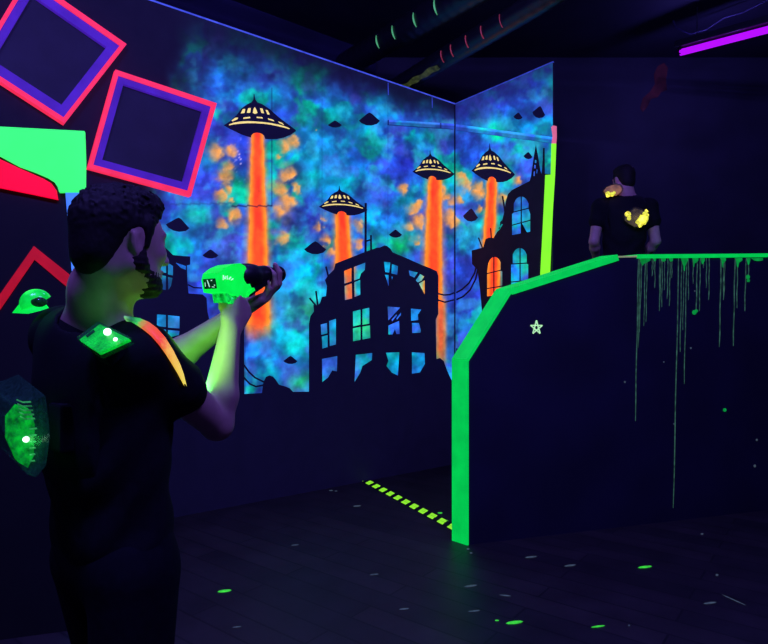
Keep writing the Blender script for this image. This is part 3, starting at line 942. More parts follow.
flecks('green_floor_glint', [(224.5, 591, 14, 2.6, .12), (514.5, 622.5, 17, 3.2, .1), (645, 567, 14, 2.2, .1), (598, 626.5, 14, 1.6, .12), (440, 513, 5, 1.5, 0), (446, 521, 5, 1.6, 0), (497, 620.5, 4, 1.2, 0)], M['floor_fleck'])  # green floor reflections painted as glowing flecks
flecks('pale_glints_and_splats', [(570, 565.5, 12, 1.8, .12), (531, 557, 12, 1.6, .1), (522, 537.5, 9, 1.6, .1), (470.5, 586, 13, 2, .14), (474, 611, 12, 1.5, .1), (374, 574.5, 9, 1.2, .1), (206, 499, 8, 1.6, .1), (357, 506, 8, 1.4, .1),
                            (404, 609, 10, 1.4, .1), (295, 545, 8, 1.0, .1), (237, 627, 9, 1.0, .1), (710, 603, 13, 1.8, .1), (734, 600, 24, 1.0, -.45), (680, 519, 9, 1.5, .1), (658, 521.5, 3, 1.4, 0), (702, 534, 3, 1.4, 0), (505, 595.5, 12, 1.2, -.1),
                            (287, 493.4, 4, .9, 0), (331, 490.5, 4, .9, 0), (336, 491, 3, .8, 0), (629, 625.5, 2, 1.6, 0), (468, 549, 3, 1.6, 0), (471, 553, 3, 1.5, 0), (366, 477, 11, 2.4, .2), (717, 575, 3, 2.2, 0)], M['floor_fleck_dim'])  # pale floor reflections painted as flecks, plus some paint splats


# ------------------------------------------------------------------ ceiling ducts, UV tubes
def duct(name, a, b, r, label, rings, n_rib=26):
    a, b = V(a), V(b)
    d = (b - a).normalized()
    bm = bmesh.new()
    pts, rs = [], []
    N = n_rib * 4
    for k in range(N + 1):
        pts.append(a + (b - a) * k / N)
        rs.append(r * (1 + (.035 if k % 4 == 0 else 0)))
    tube(bm, pts, rs, 20)
    o = tag(obj(name, bm, M['black_metal'], None, True), label, 'duct')
    for t, ang0, ang1, wd, m in rings:
        c = a + (b - a) * t
        x = d.cross(UP).normalized()
        z = x.cross(d)
        bm = bmesh.new()
        arc = []
        for k in range(9):
            an = math.radians(ang0 + (ang1 - ang0) * k / 8)
            arc.append(c + (x * math.cos(an) + z * math.sin(an)) * r * 1.05)
        tube(bm, arc, [wd * .5] + [wd] * 7 + [wd * .5], 6)
        obj('band', bm, m, o)
    return o


M['ring_glint'] = mat('green_rib_glint', (40, 90, 60), .5, emit=(84, 180, 124), strength=.75, vary=.2)  # green reflections on the duct ribs, painted as a glow
M['ring_red'] = mat('red_duct_ring', (90, 30, 40), .5, emit=(150, 50, 72), strength=.6, vary=.2)  # colour of the thin red arcs along the narrow duct
M['ring_olive'] = mat('olive_duct_streak', (50, 60, 30), .5, emit=(56, 64, 26), strength=.6, vary=.7, scale=25)  # uneven olive colour for the streak along the narrow duct
d0 = P(392, 90, 6.7); d1 = P(520, 13, 5.0)
du = duct('ceiling_duct', d0 + (d0 - d1) * .05, d1 + (d1 - d0) * .5, .10, 'narrow ribbed duct with red bands running back under the dark ceiling', [])
dd = (d1 - d0)
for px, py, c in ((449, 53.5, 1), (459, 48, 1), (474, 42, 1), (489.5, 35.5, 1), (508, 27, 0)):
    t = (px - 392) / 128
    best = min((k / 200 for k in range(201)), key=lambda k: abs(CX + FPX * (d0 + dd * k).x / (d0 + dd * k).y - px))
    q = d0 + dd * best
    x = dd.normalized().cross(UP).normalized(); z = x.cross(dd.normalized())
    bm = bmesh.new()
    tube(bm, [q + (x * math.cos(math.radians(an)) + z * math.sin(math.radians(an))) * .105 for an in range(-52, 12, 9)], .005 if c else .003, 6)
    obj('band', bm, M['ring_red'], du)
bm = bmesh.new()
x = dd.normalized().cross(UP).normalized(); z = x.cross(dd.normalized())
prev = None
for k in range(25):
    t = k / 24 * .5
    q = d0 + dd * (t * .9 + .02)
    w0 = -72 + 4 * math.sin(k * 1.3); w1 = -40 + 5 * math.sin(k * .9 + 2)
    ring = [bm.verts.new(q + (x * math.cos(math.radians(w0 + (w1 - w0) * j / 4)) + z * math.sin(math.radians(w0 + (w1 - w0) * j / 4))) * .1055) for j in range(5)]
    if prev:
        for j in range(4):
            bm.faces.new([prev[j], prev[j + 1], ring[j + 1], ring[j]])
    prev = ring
obj('duct_streak', bm, M['ring_olive'], du)['label'] = 'olive green streak'

h0 = P(378, 46, 6.3); h1 = P(462, -3, 5.2)
hd = (h1 - h0)
du2 = duct('ceiling_duct', h0 + (h0 - h1) * .5, h1 + (h1 - h0) * .8, .13, 'wide ribbed duct with pale green rib glints set as arcs near the top of the photo', [])
x = hd.normalized().cross(UP).normalized(); z = x.cross(hd.normalized())
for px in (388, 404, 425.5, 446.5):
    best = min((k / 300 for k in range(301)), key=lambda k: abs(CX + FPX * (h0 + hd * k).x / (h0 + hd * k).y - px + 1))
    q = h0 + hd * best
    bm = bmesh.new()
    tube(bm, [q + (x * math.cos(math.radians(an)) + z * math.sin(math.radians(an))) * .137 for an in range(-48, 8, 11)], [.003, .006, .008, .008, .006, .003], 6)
    obj('band', bm, M['ring_glint'], du2)  # raised arc standing in for a rib highlight

UVC = (.17, .13, 1.0)


def uv_fixture(a, b, label, power, vis=True):
    a, b = V(a), V(b)
    d = (b - a).normalized()
    e = tag(empty('uv_lamp', (a + b) / 2), label, 'lamp')
    bm = bmesh.new()
    tube(bm, [a, b], .034, 14)
    obj('tube', bm, M['uv_tube'], e, True)
    y = d.cross(UP).normalized()
    z = y.cross(d)
    R = frame_mat(d, y, z)
    bm = bmesh.new()
    box(bm, (a + b) / 2 + z * .085, (b - a).length + .1, .11, .07, R, .008)
    obj('housing', bm, M['black_metal'], e)
    for p in (a, b):
        bm = bmesh.new()
        box(bm, p + z * .025, .035, .06, .10, R, .006)
        obj('socket', bm, M['black_plastic'], e)
    for t in (.15, .85):
        p = a + (b - a) * t + z * .12
        bm = bmesh.new()
        tube(bm, [p, V((p.x, p.y, 4.9))], .006, 6)
        obj('hanger', bm, M['black_metal'], e)
    for t in (.15, .5, .85):                       # the tube shines all round
        ld = bpy.data.lights.new('uv_glow', 'POINT')
        ld.shadow_soft_size = .03
        ld.energy = power / 3
        ld.color = UVC
        lo = bpy.data.objects.new('uv_glow', ld)
        COL.objects.link(lo)
        lo.parent = e
        lo.matrix_parent_inverse = e.matrix_basis.inverted()
        lo.location = a + (b - a) * t - z * .12
    return e


uv_fixture(P(680.5, 52.5, 6.4), P(797, 22, 5.6), 'glowing purple UV tube hung under the ceiling at top right', 24)
uv_fixture((-1.9, .2, 4.5), (-.8, .6, 4.5), 'unseen purple UV tube added above the shooter for ambient light', 330)  # out-of-view tube added for the violet ambient light
uv_fixture((1.0, .6, 4.5), (2.1, .2, 4.5), 'unseen purple UV tube added above the camera for ambient light', 330)  # second unseen tube, added for ambient light
uv_fixture((-.6, 3.3, 4.5), (.6, 3.3, 4.5), 'unseen purple UV tube added before the large mural for ambient light', 32)  # unseen weaker tube, added to lift the ambient light


def lamp(name, loc, energy, color, radius=.012, parent=None):
    ld = bpy.data.lights.new(name, 'POINT')
    ld.energy = energy
    ld.color = color
    ld.shadow_soft_size = radius
    o = bpy.data.objects.new(name, ld)
    COL.objects.link(o)
    o.location = loc
    if parent is not None:
        o.parent = parent
        o.matrix_parent_inverse = parent.matrix_basis.inverted()
    return o


# loose cable over the tube
e_c = bmesh.new()
tube(e_c, [P(664, -4, 6.6), P(671, 14, 6.55), P(676, 28, 6.5), P(690, 34, 6.45), P(706, 30, 6.35), P(724, 18, 6.25), P(744, 12, 6.1), P(775, -4, 5.95)], .008, 6)
tag(obj('ceiling_cable', e_c, mat('dull_violet_cable', (50, 44, 80), .5)), 'loose dark cable drooping just above the glowing purple tube', 'cable')

# ------------------------------------------------------------------ figures: one continuous surface from blended shapes
INF = 9.0


class Shape:
    """a body surface described by smoothly blended tapered limbs and ellipsoids"""
    def __init__(s):
        s.p = []

    def cone(s, a, b, ra, rb, k=.02, clip=None, sub=False):
        a = np.array(a, float); b = np.array(b, float)
        s.p.append(('c', a, b, ra, rb, k, clip, sub, (a + b) / 2, np.linalg.norm(b - a) / 2 + max(ra, rb)))
        return s

    def ell(s, c, R, r, k=.02, clip=None, sub=False):
        c = np.array(c, float); R = np.array(R, float)
        s.p.append(('e', c, R, np.array(r, float), None, k, clip, sub, c, max(r)))
        return s

    def chain(s, pts, rs, k=.01):
        for i in range(len(pts) - 1):
            s.cone(pts[i], pts[i + 1], rs[i], rs[i + 1], k)
        return s

    @staticmethod
    def dist(p, X):
        if p[0] == 'c':
            a, b, ra, rb = p[1:5]
            ab = b - a
            t = np.clip(((X - a) @ ab) / (ab @ ab + 1e-12), 0, 1)
            d = np.linalg.norm(X - a - t[:, None] * ab, axis=1) - (ra + (rb - ra) * t)
        else:
            q = (X - p[1]) @ p[2].T                    # rows of R are the axes
            k0 = np.linalg.norm(q / p[3], axis=1)
            k1 = np.linalg.norm(q / p[3] ** 2, axis=1)
            d = np.where(k1 < 1e-9, -p[3].min(), k0 * (k0 - 1) / np.maximum(k1, 1e-9))
        if p[6] is not None:
            for o, n in p[6]:
                d = np.maximum(d, (X - o) @ n)
        return d

    def field(s, X, prims=None):
        D = np.full(len(X), INF)
        for p in (s.p if prims is None else prims):
            d = s.dist(p, X)
            k = p[5]
            if p[7]:
                d = -d
                h = np.maximum(k - np.abs(D - d), 0)
                D = np.maximum(D, d) + h * h / (4 * k)
            else:
                h = np.maximum(k - np.abs(D - d), 0)
                D = np.minimum(D, d) - h * h / (4 * k)
        return D

    def mesh(s, name, h, extra=None):
        lo = np.min([p[8] - p[9] for p in s.p if not p[7]], 0) - 4 * h
        hi = np.max([p[8] + p[9] for p in s.p if not p[7]], 0) + 4 * h
        B = 10
        n = (np.ceil((hi - lo) / h / B).astype(int)) * B + 1
        D = np.full(n, 1.0, np.float32)
        nb = (n - 1) // B
        gi, gj, gk = [np.arange(B + 1)] * 3
        loc = np.stack(np.meshgrid(gi, gj, gk, indexing='ij'), -1).reshape(-1, 3)
        bc = np.stack(np.meshgrid(*[np.arange(m) for m in nb], indexing='ij'), -1).reshape(-1, 3)
        C = lo + (bc * B + B / 2) * h
        R = B * h * .8661
        dc = np.stack([s.dist(p, C) for p in s.p], 1)
        tot = s.field(C)
        for ib in range(len(bc)):
            use = [p for p, d in zip(s.p, dc[ib]) if d < R + .07]
            b = bc[ib] * B
            sl = tuple(slice(b[q], b[q] + B + 1) for q in range(3))
            if tot[ib] > R + .06 or not use:
                continue
            if tot[ib] < -(R + .06):
                D[sl] = np.minimum(D[sl], -1.0)
                continue
            X = lo + (b + loc) * h
            F = s.field(X, use)
            if extra is not None:
                F = extra(X, F)
            D[sl] = F.reshape((B + 1,) * 3)
        return nets(name, D, lo, h)


def nets(name, D, lo, h):
    ins = D < 0
    cnt = np.zeros(np.array(D.shape) - 1, np.int8)
    for a in (0, 1):
        for b in (0, 1):
            for c in (0, 1):
                cnt += ins[a:D.shape[0] - 1 + a, b:D.shape[1] - 1 + b, c:D.shape[2] - 1 + c]
    act = np.argwhere((cnt > 0) & (cnt < 8))
    vid = np.full(cnt.shape, -1, np.int32)
    vid[tuple(act.T)] = np.arange(len(act))
    acc = np.zeros((len(act), 3)); num = np.zeros(len(act))
    cor = [np.array(c) for c in ((0, 0, 0), (1, 0, 0), (0, 1, 0), (1, 1, 0), (0, 0, 1), (1, 0, 1), (0, 1, 1), (1, 1, 1))]
    for i in range(8):
        for ax in range(3):
            j = i | (1 << ax)
            if j == i:
                continue
            d0 = D[tuple((act + cor[i]).T)]; d1 = D[tuple((act + cor[j]).T)]
            m = (d0 < 0) != (d1 < 0)
            t = np.where(m, d0 / np.where(m, d0 - d1, 1), 0)
            acc += np.where(m[:, None], cor[i] + t[:, None] * (cor[j] - cor[i]), 0)
            num += m
    co = lo + (act + acc / num[:, None]) * h
    quads = []
    for ax in range(3):
        u, v = (ax + 1) % 3, (ax + 2) % 3
        sl0 = [slice(None)] * 3; sl1 = [slice(None)] * 3
        sl0[ax] = slice(0, -1); sl1[ax] = slice(1, None)
        a, b = ins[tuple(sl0)], ins[tuple(sl1)]
        for flip, m in ((0, a & ~b), (1, ~a & b)):
            e = np.argwhere(m)
            ok = (e[:, u] > 0) & (e[:, v] > 0) & (e[:, u] < cnt.shape[u]) & (e[:, v] < cnt.shape[v])
            e = e[ok]
            def g(du, dv):
                q = e.copy(); q[:, u] -= du; q[:, v] -= dv
                return vid[tuple(q.T)]
            q4 = np.stack([g(1, 1), g(0, 1), g(0, 0), g(1, 0)], 1)
            if flip:
                q4 = q4[:, ::-1]
            quads.append(q4)
    q = np.concatenate(quads)
    q = q[(q >= 0).all(1)]
    # light smoothing
    for it in range(2):
        s_ = np.zeros_like(co); c_ = np.zeros(len(co))
        for a, b in ((0, 1), (1, 2), (2, 3), (3, 0)):
            np.add.at(s_, q[:, a], co[q[:, b]]); np.add.at(c_, q[:, a], 1)
            np.add.at(s_, q[:, b], co[q[:, a]]); np.add.at(c_, q[:, b], 1)
        av = s_ / np.maximum(c_, 1)[:, None]
        co = co + (av - co) * (.5 if it == 0 else -.3)
    me = bpy.data.meshes.new(name)
    me.vertices.add(len(co)); me.vertices.foreach_set('co', co.astype(np.float32).ravel())
    me.loops.add(len(q) * 4); me.loops.foreach_set('vertex_index', q.astype(np.int32).ravel())
    me.polygons.add(len(q)); me.polygons.foreach_set('loop_start', np.arange(0, len(q) * 4, 4, dtype=np.int32))
    me.update(calc_edges=True)
    me.validate()
    me.polygons.foreach_set('use_smooth', np.ones(len(me.polygons), bool))
    return me


def N3(v):
    v = np.array(v, float)
    return v / np.linalg.norm(v)


def A(v):
    return np.array(tuple(v), float)


UPn = np.array((0, 0, 1.0))


def facing(deg, pitch=0):
    """frame (forward, right, up) for a heading measured from +X towards +Y"""
    a = math.radians(deg); p = math.radians(pitch)
    f = np.array((math.cos(a) * math.cos(p), math.sin(a) * math.cos(p), math.sin(p)))
    r = np.array((math.sin(a), -math.cos(a), 0))
    return f, r, np.cross(r, f)


def rot(v, ax, ang):
    ax = N3(ax)
    return v * math.cos(ang) + np.cross(ax, v) * math.sin(ang) + ax * (ax @ v) * (1 - math.cos(ang))


def add_hand(S, W, F, N, side, curls, thumb, sc=1.0):
    """palm, four fingers of different lengths and a thumb from the side of the palm; side=+1 right hand"""
    F = N3(F); N = N3(N - F * (N @ F))
    T = np.cross(F, N) * side
    lens = [(.041, .025, .021), (.045, .029, .022), (.041, .027, .021), (.033, .020, .018)]
    lat = [.029, .0095, -.0105, -.0285]
    fwd = [.083, .087, .083, .074]
    for i in range(4):
        base = W + (F * fwd[i] + T * lat[i]) * sc
        S.cone(W + (F * .012 + T * lat[i] * .55) * sc, base, .0165 * sc, .0115 * sc, .012)
        d = F.copy()
        p = base
        r = [.0098, .0090, .0082, .0070]
        if i == 3: r = [x * .86 for x in r]
        for j in range(3):
            d = rot(d, np.cross(F, N), math.radians(curls[i][j]))
            q = p + d * lens[i][j] * sc
            S.cone(p, q, r[j] * sc, r[j + 1] * sc, .004)
            p = q
    S.ell(W + (F * .045 + N * .003) * sc, (F, T, N), (.050 * sc, .036 * sc, .014 * sc), .012)
    p = W + (F * .022 + T * .024 + N * .006) * sc
    S.cone(W + (F * .012 + T * .008) * sc, p, .017 * sc, .015 * sc, .012)
    rs = [.0135, .0112, .0102, .0085]
    for j, (a, b, c, l) in enumerate(thumb):
        d = N3(F * a + T * b + N * c)
        q = p + d * l * sc
        S.cone(p, q, rs[j] * sc, rs[j + 1] * sc, .008)
        p = q


def add_head(S, O, f, r, u, k=1.0):
    """O is the point between the ears"""
    R = np.stack((f, r, u))
    pt = lambda a, b, c: O + (f * a + r * b + u * c) * k
    S.ell(pt(-.008, 0, .046), R, (.098 * k, .076 * k, .084 * k), .03)       # cranium
    S.ell(pt(.030, 0, .005), R, (.068 * k, .066 * k, .075 * k), .03)        # face
    S.ell(pt(.046, 0, -.055), R, (.046 * k, .046 * k, .052 * k), .03)       # jaw
    S.ell(pt(.078, 0, -.085), R, (.018 * k, .022 * k, .016 * k), .02)       # chin
    for s in (-1, 1):
        S.cone(pt(-.002, .058 * s, -.045), pt(.072, .02 * s, -.086), .018 * k, .015 * k, .03)   # jaw line
        S.ell(pt(.070, .034 * s, -.010), R, (.022 * k, .024 * k, .018 * k), .02)                # cheek
        S.ell(pt(.0955, .031 * s, .018), R, (.013 * k, .017 * k, .011 * k), .012, None, True)   # eye socket
        S.ell(pt(.082, .031 * s, .018), R, (.0125 * k, .0135 * k, .0115 * k), .004)             # eye
        S.cone(pt(.094, .014 * s, .037), pt(.078, .050 * s, .036), .008 * k, .007 * k, .012)    # brow ridge
        S.ell(pt(-.006, .074 * s, .004), R, (.017 * k, .007 * k, .028 * k), .006)               # ear
        S.ell(pt(.002, .081 * s, .004), R, (.009 * k, .006 * k, .017 * k), .006, None, True)    # ear bowl
        S.cone(pt(-.018, .078 * s, .022), pt(-.008, .079 * s, -.022), .005 * k, .004 * k, .004)
        S.ell(pt(.110, .011 * s, -.022), R, (.010 * k, .008 * k, .007 * k), .006)               # nostril wing
    S.cone(pt(.092, 0, .026), pt(.118, 0, -.016), .008 * k, .0115 * k, .012)                    # nose
    S.ell(pt(.098, 0, -.047), R, (.012 * k, .024 * k, .006 * k), .006)
    S.ell(pt(.096, 0, -.058), R, (.012 * k, .021 * k, .007 * k), .006)
    S.ell(pt(.108, 0, -.0525), R, (.010 * k, .020 * k, .0016 * k), .003, None, True)


class Figure:
    """joints of a standing person"""
    pass


def body_prims(S, J, skin=True, g=0.0, parts=('torso', 'arms', 'legs', 'neck')):
    f, r, u = J.f, J.r, J.u
    R = np.stack((f, r, u))
    C = J.chest
    if 'torso' in parts:
        S.ell(C + u * -.02, R, (.108 + g, .165 + g, .21 + g), .05)
        S.ell(C + u * .10 - f * .015, R, (.092 + g, .165 + g, .10 + g), .05)
        S.ell(C + u * .045 + f * .045 + r * .07, R, (.062 + g, .085 + g, .075 + g), .05)
        S.ell(C + u * .045 + f * .045 - r * .07, R, (.062 + g, .085 + g, .075 + g), .05)
        S.ell((C * .35 + J.pelvis * .65) + u * .03, R, (.102 + g, .148 + g, .16 + g), .06)
        S.ell(J.pelvis, R, (.105 + g, .160 + g, .12 + g), .06)
        for s, sh in ((1, J.shR), (-1, J.shL)):
            S.cone(J.neck0 - u * .03, sh - r * s * .02, .06 + g, .056 + g, .05)
    if 'neck' in parts:
        S.cone(J.neck0, J.neck1, .060 + g, .056 + g, .03)
        for s in (-1, 1):
            S.cone(J.neck0 + r * s * .085 - u * .02, J.neck1 * .6 + J.neck0 * .4 - f * .012, .03 + g, .04 + g, .05)
    if 'arms' in parts:
        for s, sh, el, wr_ in ((1, J.shR, J.elR, J.wrR), (-1, J.shL, J.elL, J.wrL)):
            m = sh * .55 + el * .45
            S.cone(sh, m, .058 + g, .049 + g, .035)
            S.cone(m, el, .049 + g, .040 + g, .02)
            if skin:
                m2 = el * .70 + wr_ * .30
                S.cone(el, m2, .040, .043, .015)
                S.cone(m2, wr_, .043, .0265, .015)
    if 'legs' in parts:
        for hp, kn, an in ((J.hipR, J.knR, J.anR), (J.hipL, J.knL, J.anL)):
            S.cone(hp, kn, .085 + g, .056 + g, .04)
            S.cone(kn, kn * .65 + an * .35 - f * .012, .054 + g, .056 + g, .02)
            S.cone(kn * .65 + an * .35 - f * .012, an, .056 + g, .038 + g, .02)


def make_person(J, h, name, label, hands, hd, hair, beard=False, sleeve=.68, hk=1.0):
    """one continuous body, hair and clothing as children"""
    S = Shape()
    body_prims(S, J)
    add_head(S, *hd, hk)
    for hnd in hands:
        add_hand(S, *hnd)
    O, hf, hr, hu = hd
    for an in (J.anR, J.anL):
        S.cone(an - J.u * .03 - J.f * .03, an + J.f * .13 - J.u * .055, .036, .028, .03)
    me = S.mesh(name, h)
    body = link(name, me, M['skin'])
    tag(body, label, 'person')
    # shirt
    S = Shape()
    body_prims(S, J, False, .011, ('torso',))
    for sh, el in ((J.shR, J.elR), (J.shL, J.elL)):
        e2 = sh * (1 - sleeve) + el * sleeve
        ax = N3(el - sh)
        m = sh * .55 + el * .45
        S.cone(sh, m, .072, .066, .035)
        S.cone(m, el, .066, .062, .02, [(e2, ax)])
    hem = J.pelvis - J.u * .06
    for i, p in enumerate(S.p):
        cl = list(p[6]) if p[6] else []
        cl.append((hem, -J.u))
        S.p[i] = p[:6] + (cl,) + p[7:]
    S.cone(J.neck0 + J.u * .035, J.neck1 + J.u * .04, .064, .075, .012, None, True)

    def folds(X, F):
        return F + .0035 * np.sin(X[:, 2] * 46 + 3 * np.sin(X[:, 0] * 17) + 2 * np.cos(X[:, 1] * 21)) * np.exp(-((X[:, 2] - J.pelvis[2] - .1) / .35) ** 2)
    link('tshirt', S.mesh('tshirt', max(h, .0055), folds), M['shirt'], body)
    S = Shape()
    R = np.stack((J.f, J.r, J.u))
    S.ell(J.pelvis, R, (.115, .17, .13), .06)
    for hp, kn, an in ((J.hipR, J.knR, J.anR), (J.hipL, J.knL, J.anL)):
        S.cone(hp, kn, .096, .074, .04)
        S.cone(kn, an, .074, .066, .03, [(an - J.u * .05, -J.u)])
    link('trousers', S.mesh('trousers', max(h, .007)), M['jeans'], body)
    for an in (J.anR, J.anL):
        S = Shape()
        S.ell(an - J.u * .045 + J.f * .055, R, (.145, .049, .046), .02, [(an - J.u * .0745, -J.u)])
        S.ell(an - J.u * .02 - J.f * .02, R, (.062, .043, .05), .03)
        S.ell(an - J.u * .062 + J.f * .055, R, (.148, .051, .016), .008, [(an - J.u * .0745, -J.u)])
        link('shoe', S.mesh('shoe', max(h, .005)), M['shoe'], body)
    # hair
    S = Shape()
    pt = lambda a, b, c: O + (hf * a + hr * b + hu * c) * hk
    Rh = np.stack((hf, hr, hu))
    S.ell(pt(-.010, 0, .052), Rh, tuple(q_ * hk for q_ in (.105, .081, .091)), .02)
    S.ell(pt(.040, 0, .106), Rh, tuple(q_ * hk for q_ in (.058, .060, .032)), .03)
    S.ell(pt(-.062, 0, -.020), Rh, tuple(q_ * hk for q_ in (.046, .060, .058)), .03)
    S.ell(pt(.085, 0, -.010), Rh, tuple(q_ * hk for q_ in (.080, .10, .088)), .01, None, True)
    for s in (-1, 1):
        S.ell(pt(.002, .080 * s, -.006), Rh, tuple(q_ * hk for q_ in (.030, .030, .040)), .008, None, True)
        S.cone(pt(.024, .068 * s, .05), pt(.020, .070 * s, .0), .014, .009, .015)

    def tousle(X, F):
        w = np.clip(((X - O) @ hu - .02) / .08, 0, 1)
        n1 = lattice_noise(X[:, 0] * 210 + X[:, 2] * 60, X[:, 1] * 210 - X[:, 2] * 50, 3) + lattice_noise(X[:, 2] * 170 + X[:, 1] * 60, X[:, 0] * 170, 9)
        return F + .0016 + .0058 * (.15 + w) * (n1 - 1.0)
    link('hair', S.mesh('hair', max(h * .8, .003), tousle), hair, body)
    if beard:
        S = Shape()
        S.ell(pt(.046, 0, -.058), Rh, tuple(q_ * hk for q_ in (.0495, .0495, .054)), .03, [(pt(0, 0, -.030), hu)])
        S.ell(pt(.078, 0, -.087), Rh, tuple(q_ * hk for q_ in (.0225, .026, .020)), .02)
        for s in (-1, 1):
            S.cone(pt(.004, .0585 * s, -.040), pt(.072, .022 * s, -.088), .0205, .0185, .02)
            S.cone(pt(.014, .064 * s, -.005), pt(.006, .060 * s, -.040), .0085, .016, .02)
        S.ell(pt(.110, 0, -.054), Rh, tuple(q_ * hk for q_ in (.030, .026, .011)), .006, None, True)

        def stubble(X, F):
            return F + .0012 * np.sin(X[:, 0] * 520) * np.sin(X[:, 1] * 560) + .001 * np.sin(X[:, 2] * 500)
        link('beard', S.mesh('beard', max(h * .8, .003), stubble), M['beard'], body)
    return body


M['beard'] = mat('short_beard', (38, 28, 26), .8, vary=.5, scale=200, spec=.2)

# ---------------- the shooter in front
J = Figure()
J.f, J.r, J.u = facing(50)
sc0 = np.array((-.665, 1.365, 0))
J.chest = np.array((-.650, 1.375, 1.235))
J.pelvis = np.array((-.628, 1.375, .93))
J.neck0 = np.array((-.655, 1.345, 1.435))
J.shR = np.array((-.528, 1.272, 1.375))
J.shL = np.array((-.800, 1.470, 1.415))
J.elR = A(P(217, 424, 1.51))
J.wrR = A(P(230, 331, 1.54))
J.elL = A(P(160, 368, 1.70))
J.wrL = A(P(237, 314, 1.69))
for nm, s in (('R', 1), ('L', -1)):
    hp = J.pelvis + J.r * s * .095 - J.u * .05
    an = J.pelvis + J.r * s * .14 + J.f * (.10 * -s)
    an[2] = .078
    kn = (hp + an) / 2 + J.f * .025
    setattr(J, 'hip' + nm, hp); setattr(J, 'kn' + nm, kn); setattr(J, 'an' + nm, an)
hf, hr, hu = facing(56, -2)
E = A(P(140, 244, 1.22))
HO = E - hr * .072
J.neck1 = HO - hf * .022 - hu * .04

# gun frame
GA, GB = A(P(208, 284, 1.50)), A(P(281.5, 273, 1.74))
gx = N3(GB - GA)
gy = N3(np.cross(UPn, gx))                 # the gun's left
gz = np.cross(gx, gy)


def gp(x, y, z):
    return V(tuple(GA + gx * x + gy * y + gz * z))


GR = frame_mat(V(gx), V(gy), V(gz))
# right hand on the grip: the palm presses the grip's right side
FR = N3(gx * .72 + gz * .69)
NR_ = gy
WR = J.wrR + N3(J.wrR - J.elR) * .004
handR = (WR, FR, NR_ * .9 + gz * .1, 1, [(58, 62, 40), (66, 72, 40), (68, 76, 42), (68, 76, 42)], [(.75, .35, .55, .034), (.85, .1, .5, .030), (.8, -.1, .55, .024)])
tipL = A(P(285, 286.5, 1.70))
FL = N3(tipL - J.wrL)
handL = (J.wrL, FL, N3(gz * .95 - gy * .1 + gx * .1), -1, [(14, 34, 30), (18, 38, 32), (24, 42, 34), (28, 46, 36)], [(.7, .55, .45, .036), (.75, .2, .6, .030), (.6, .0, .8, .025)], 1.12)
shooter = make_person(J, .0042, 'person', 'bearded person in black shirt and sensor vest aiming a glowing green gun', [handR, handL], (HO, hf, hr, hu), M['hair'], True, sleeve=.42, hk=.93)
J1 = J


# laser-tag vest
def make_vest(J, h, parent):
    S = Shape()
    R = np.stack((J.f, J.r, J.u))
    C = J.chest
    cl = [(C + J.r * .135, J.r), (C - J.r * .135, -J.r), (C - J.u * .17, -J.u)]
    g = .026
    S.ell(C + J.u * -.02, R, (.108 + g, .165 + g, .21 + g), .05, cl)
    S.ell(C + J.u * .10 - J.f * .015, R, (.092 + g, .165 + g, .10 + g), .05, cl)
    for s, sh in ((1, J.shR), (-1, J.shL)):
        S.cone(J.neck0 - J.u * .03, sh - J.r * s * .02, .06 + g * .8, .056 + g * .8, .05, cl + [(sh - J.r * s * .045, J.r * s)])
    S.cone(J.neck0 - J.u * .02, J.neck1 + J.u * .02, .078, .085, .012, None, True)
    return link('sensor_vest', S.mesh('sensor_vest', h), M['vest'], parent)


vest = make_vest(J, .006, shooter)


def pod_block(name, c, x, y, z, sx, sy, sz, parent, m, bevel=.012):
    """bevelled see-through housing"""
    bm = bmesh.new()
    box(bm, c, sx, sy, sz, frame_mat(V(x), V(y), V(z)), bevel)
    return obj(name, bm, m, parent)


def sensor(name, c, x, y, z, sx, sy, sz, led_at, led_r, glow, parent, label=None, ribs=True):
    """housing with a lit board and an LED inside"""
    x, y, z = V(x), V(y), V(z)
    o = pod_block(name, c, x, y, z, sx, sy, sz, parent, M['casing'], min(sx, sy, sz) * .3)
    if label: o['label'] = label
    bm = bmesh.new()
    box(bm, V(c) - z * sz * .15, sx * .72, sy * .72, sz * .30, frame_mat(x, y, z), .003)
    if ribs:
        for k in range(5):
            box(bm, V(c) + y * sy * (-.28 + .14 * k) + z * sz * .08, sx * (.62 - .06 * (k % 2)), sy * .03, sz * .25, frame_mat(x, y, z), .001)
    obj('circuit_board', bm, M['board_green'], o)
    L_ = V(c) + x * led_at[0] * sx + y * led_at[1] * sy + z * led_at[2] * sz
    bm = bmesh.new()
    bmesh.ops.create_icosphere(bm, subdivisions=3, radius=led_r)
    bmesh.ops.translate(bm, verts=bm.verts, vec=L_)
    obj('led', bm, M['led_white'], o, True)
    if glow:
        lamp('led_glow', L_ + z * (led_r * .9 + .012), glow, (.05, 1.0, .16), .012, o)
    return o


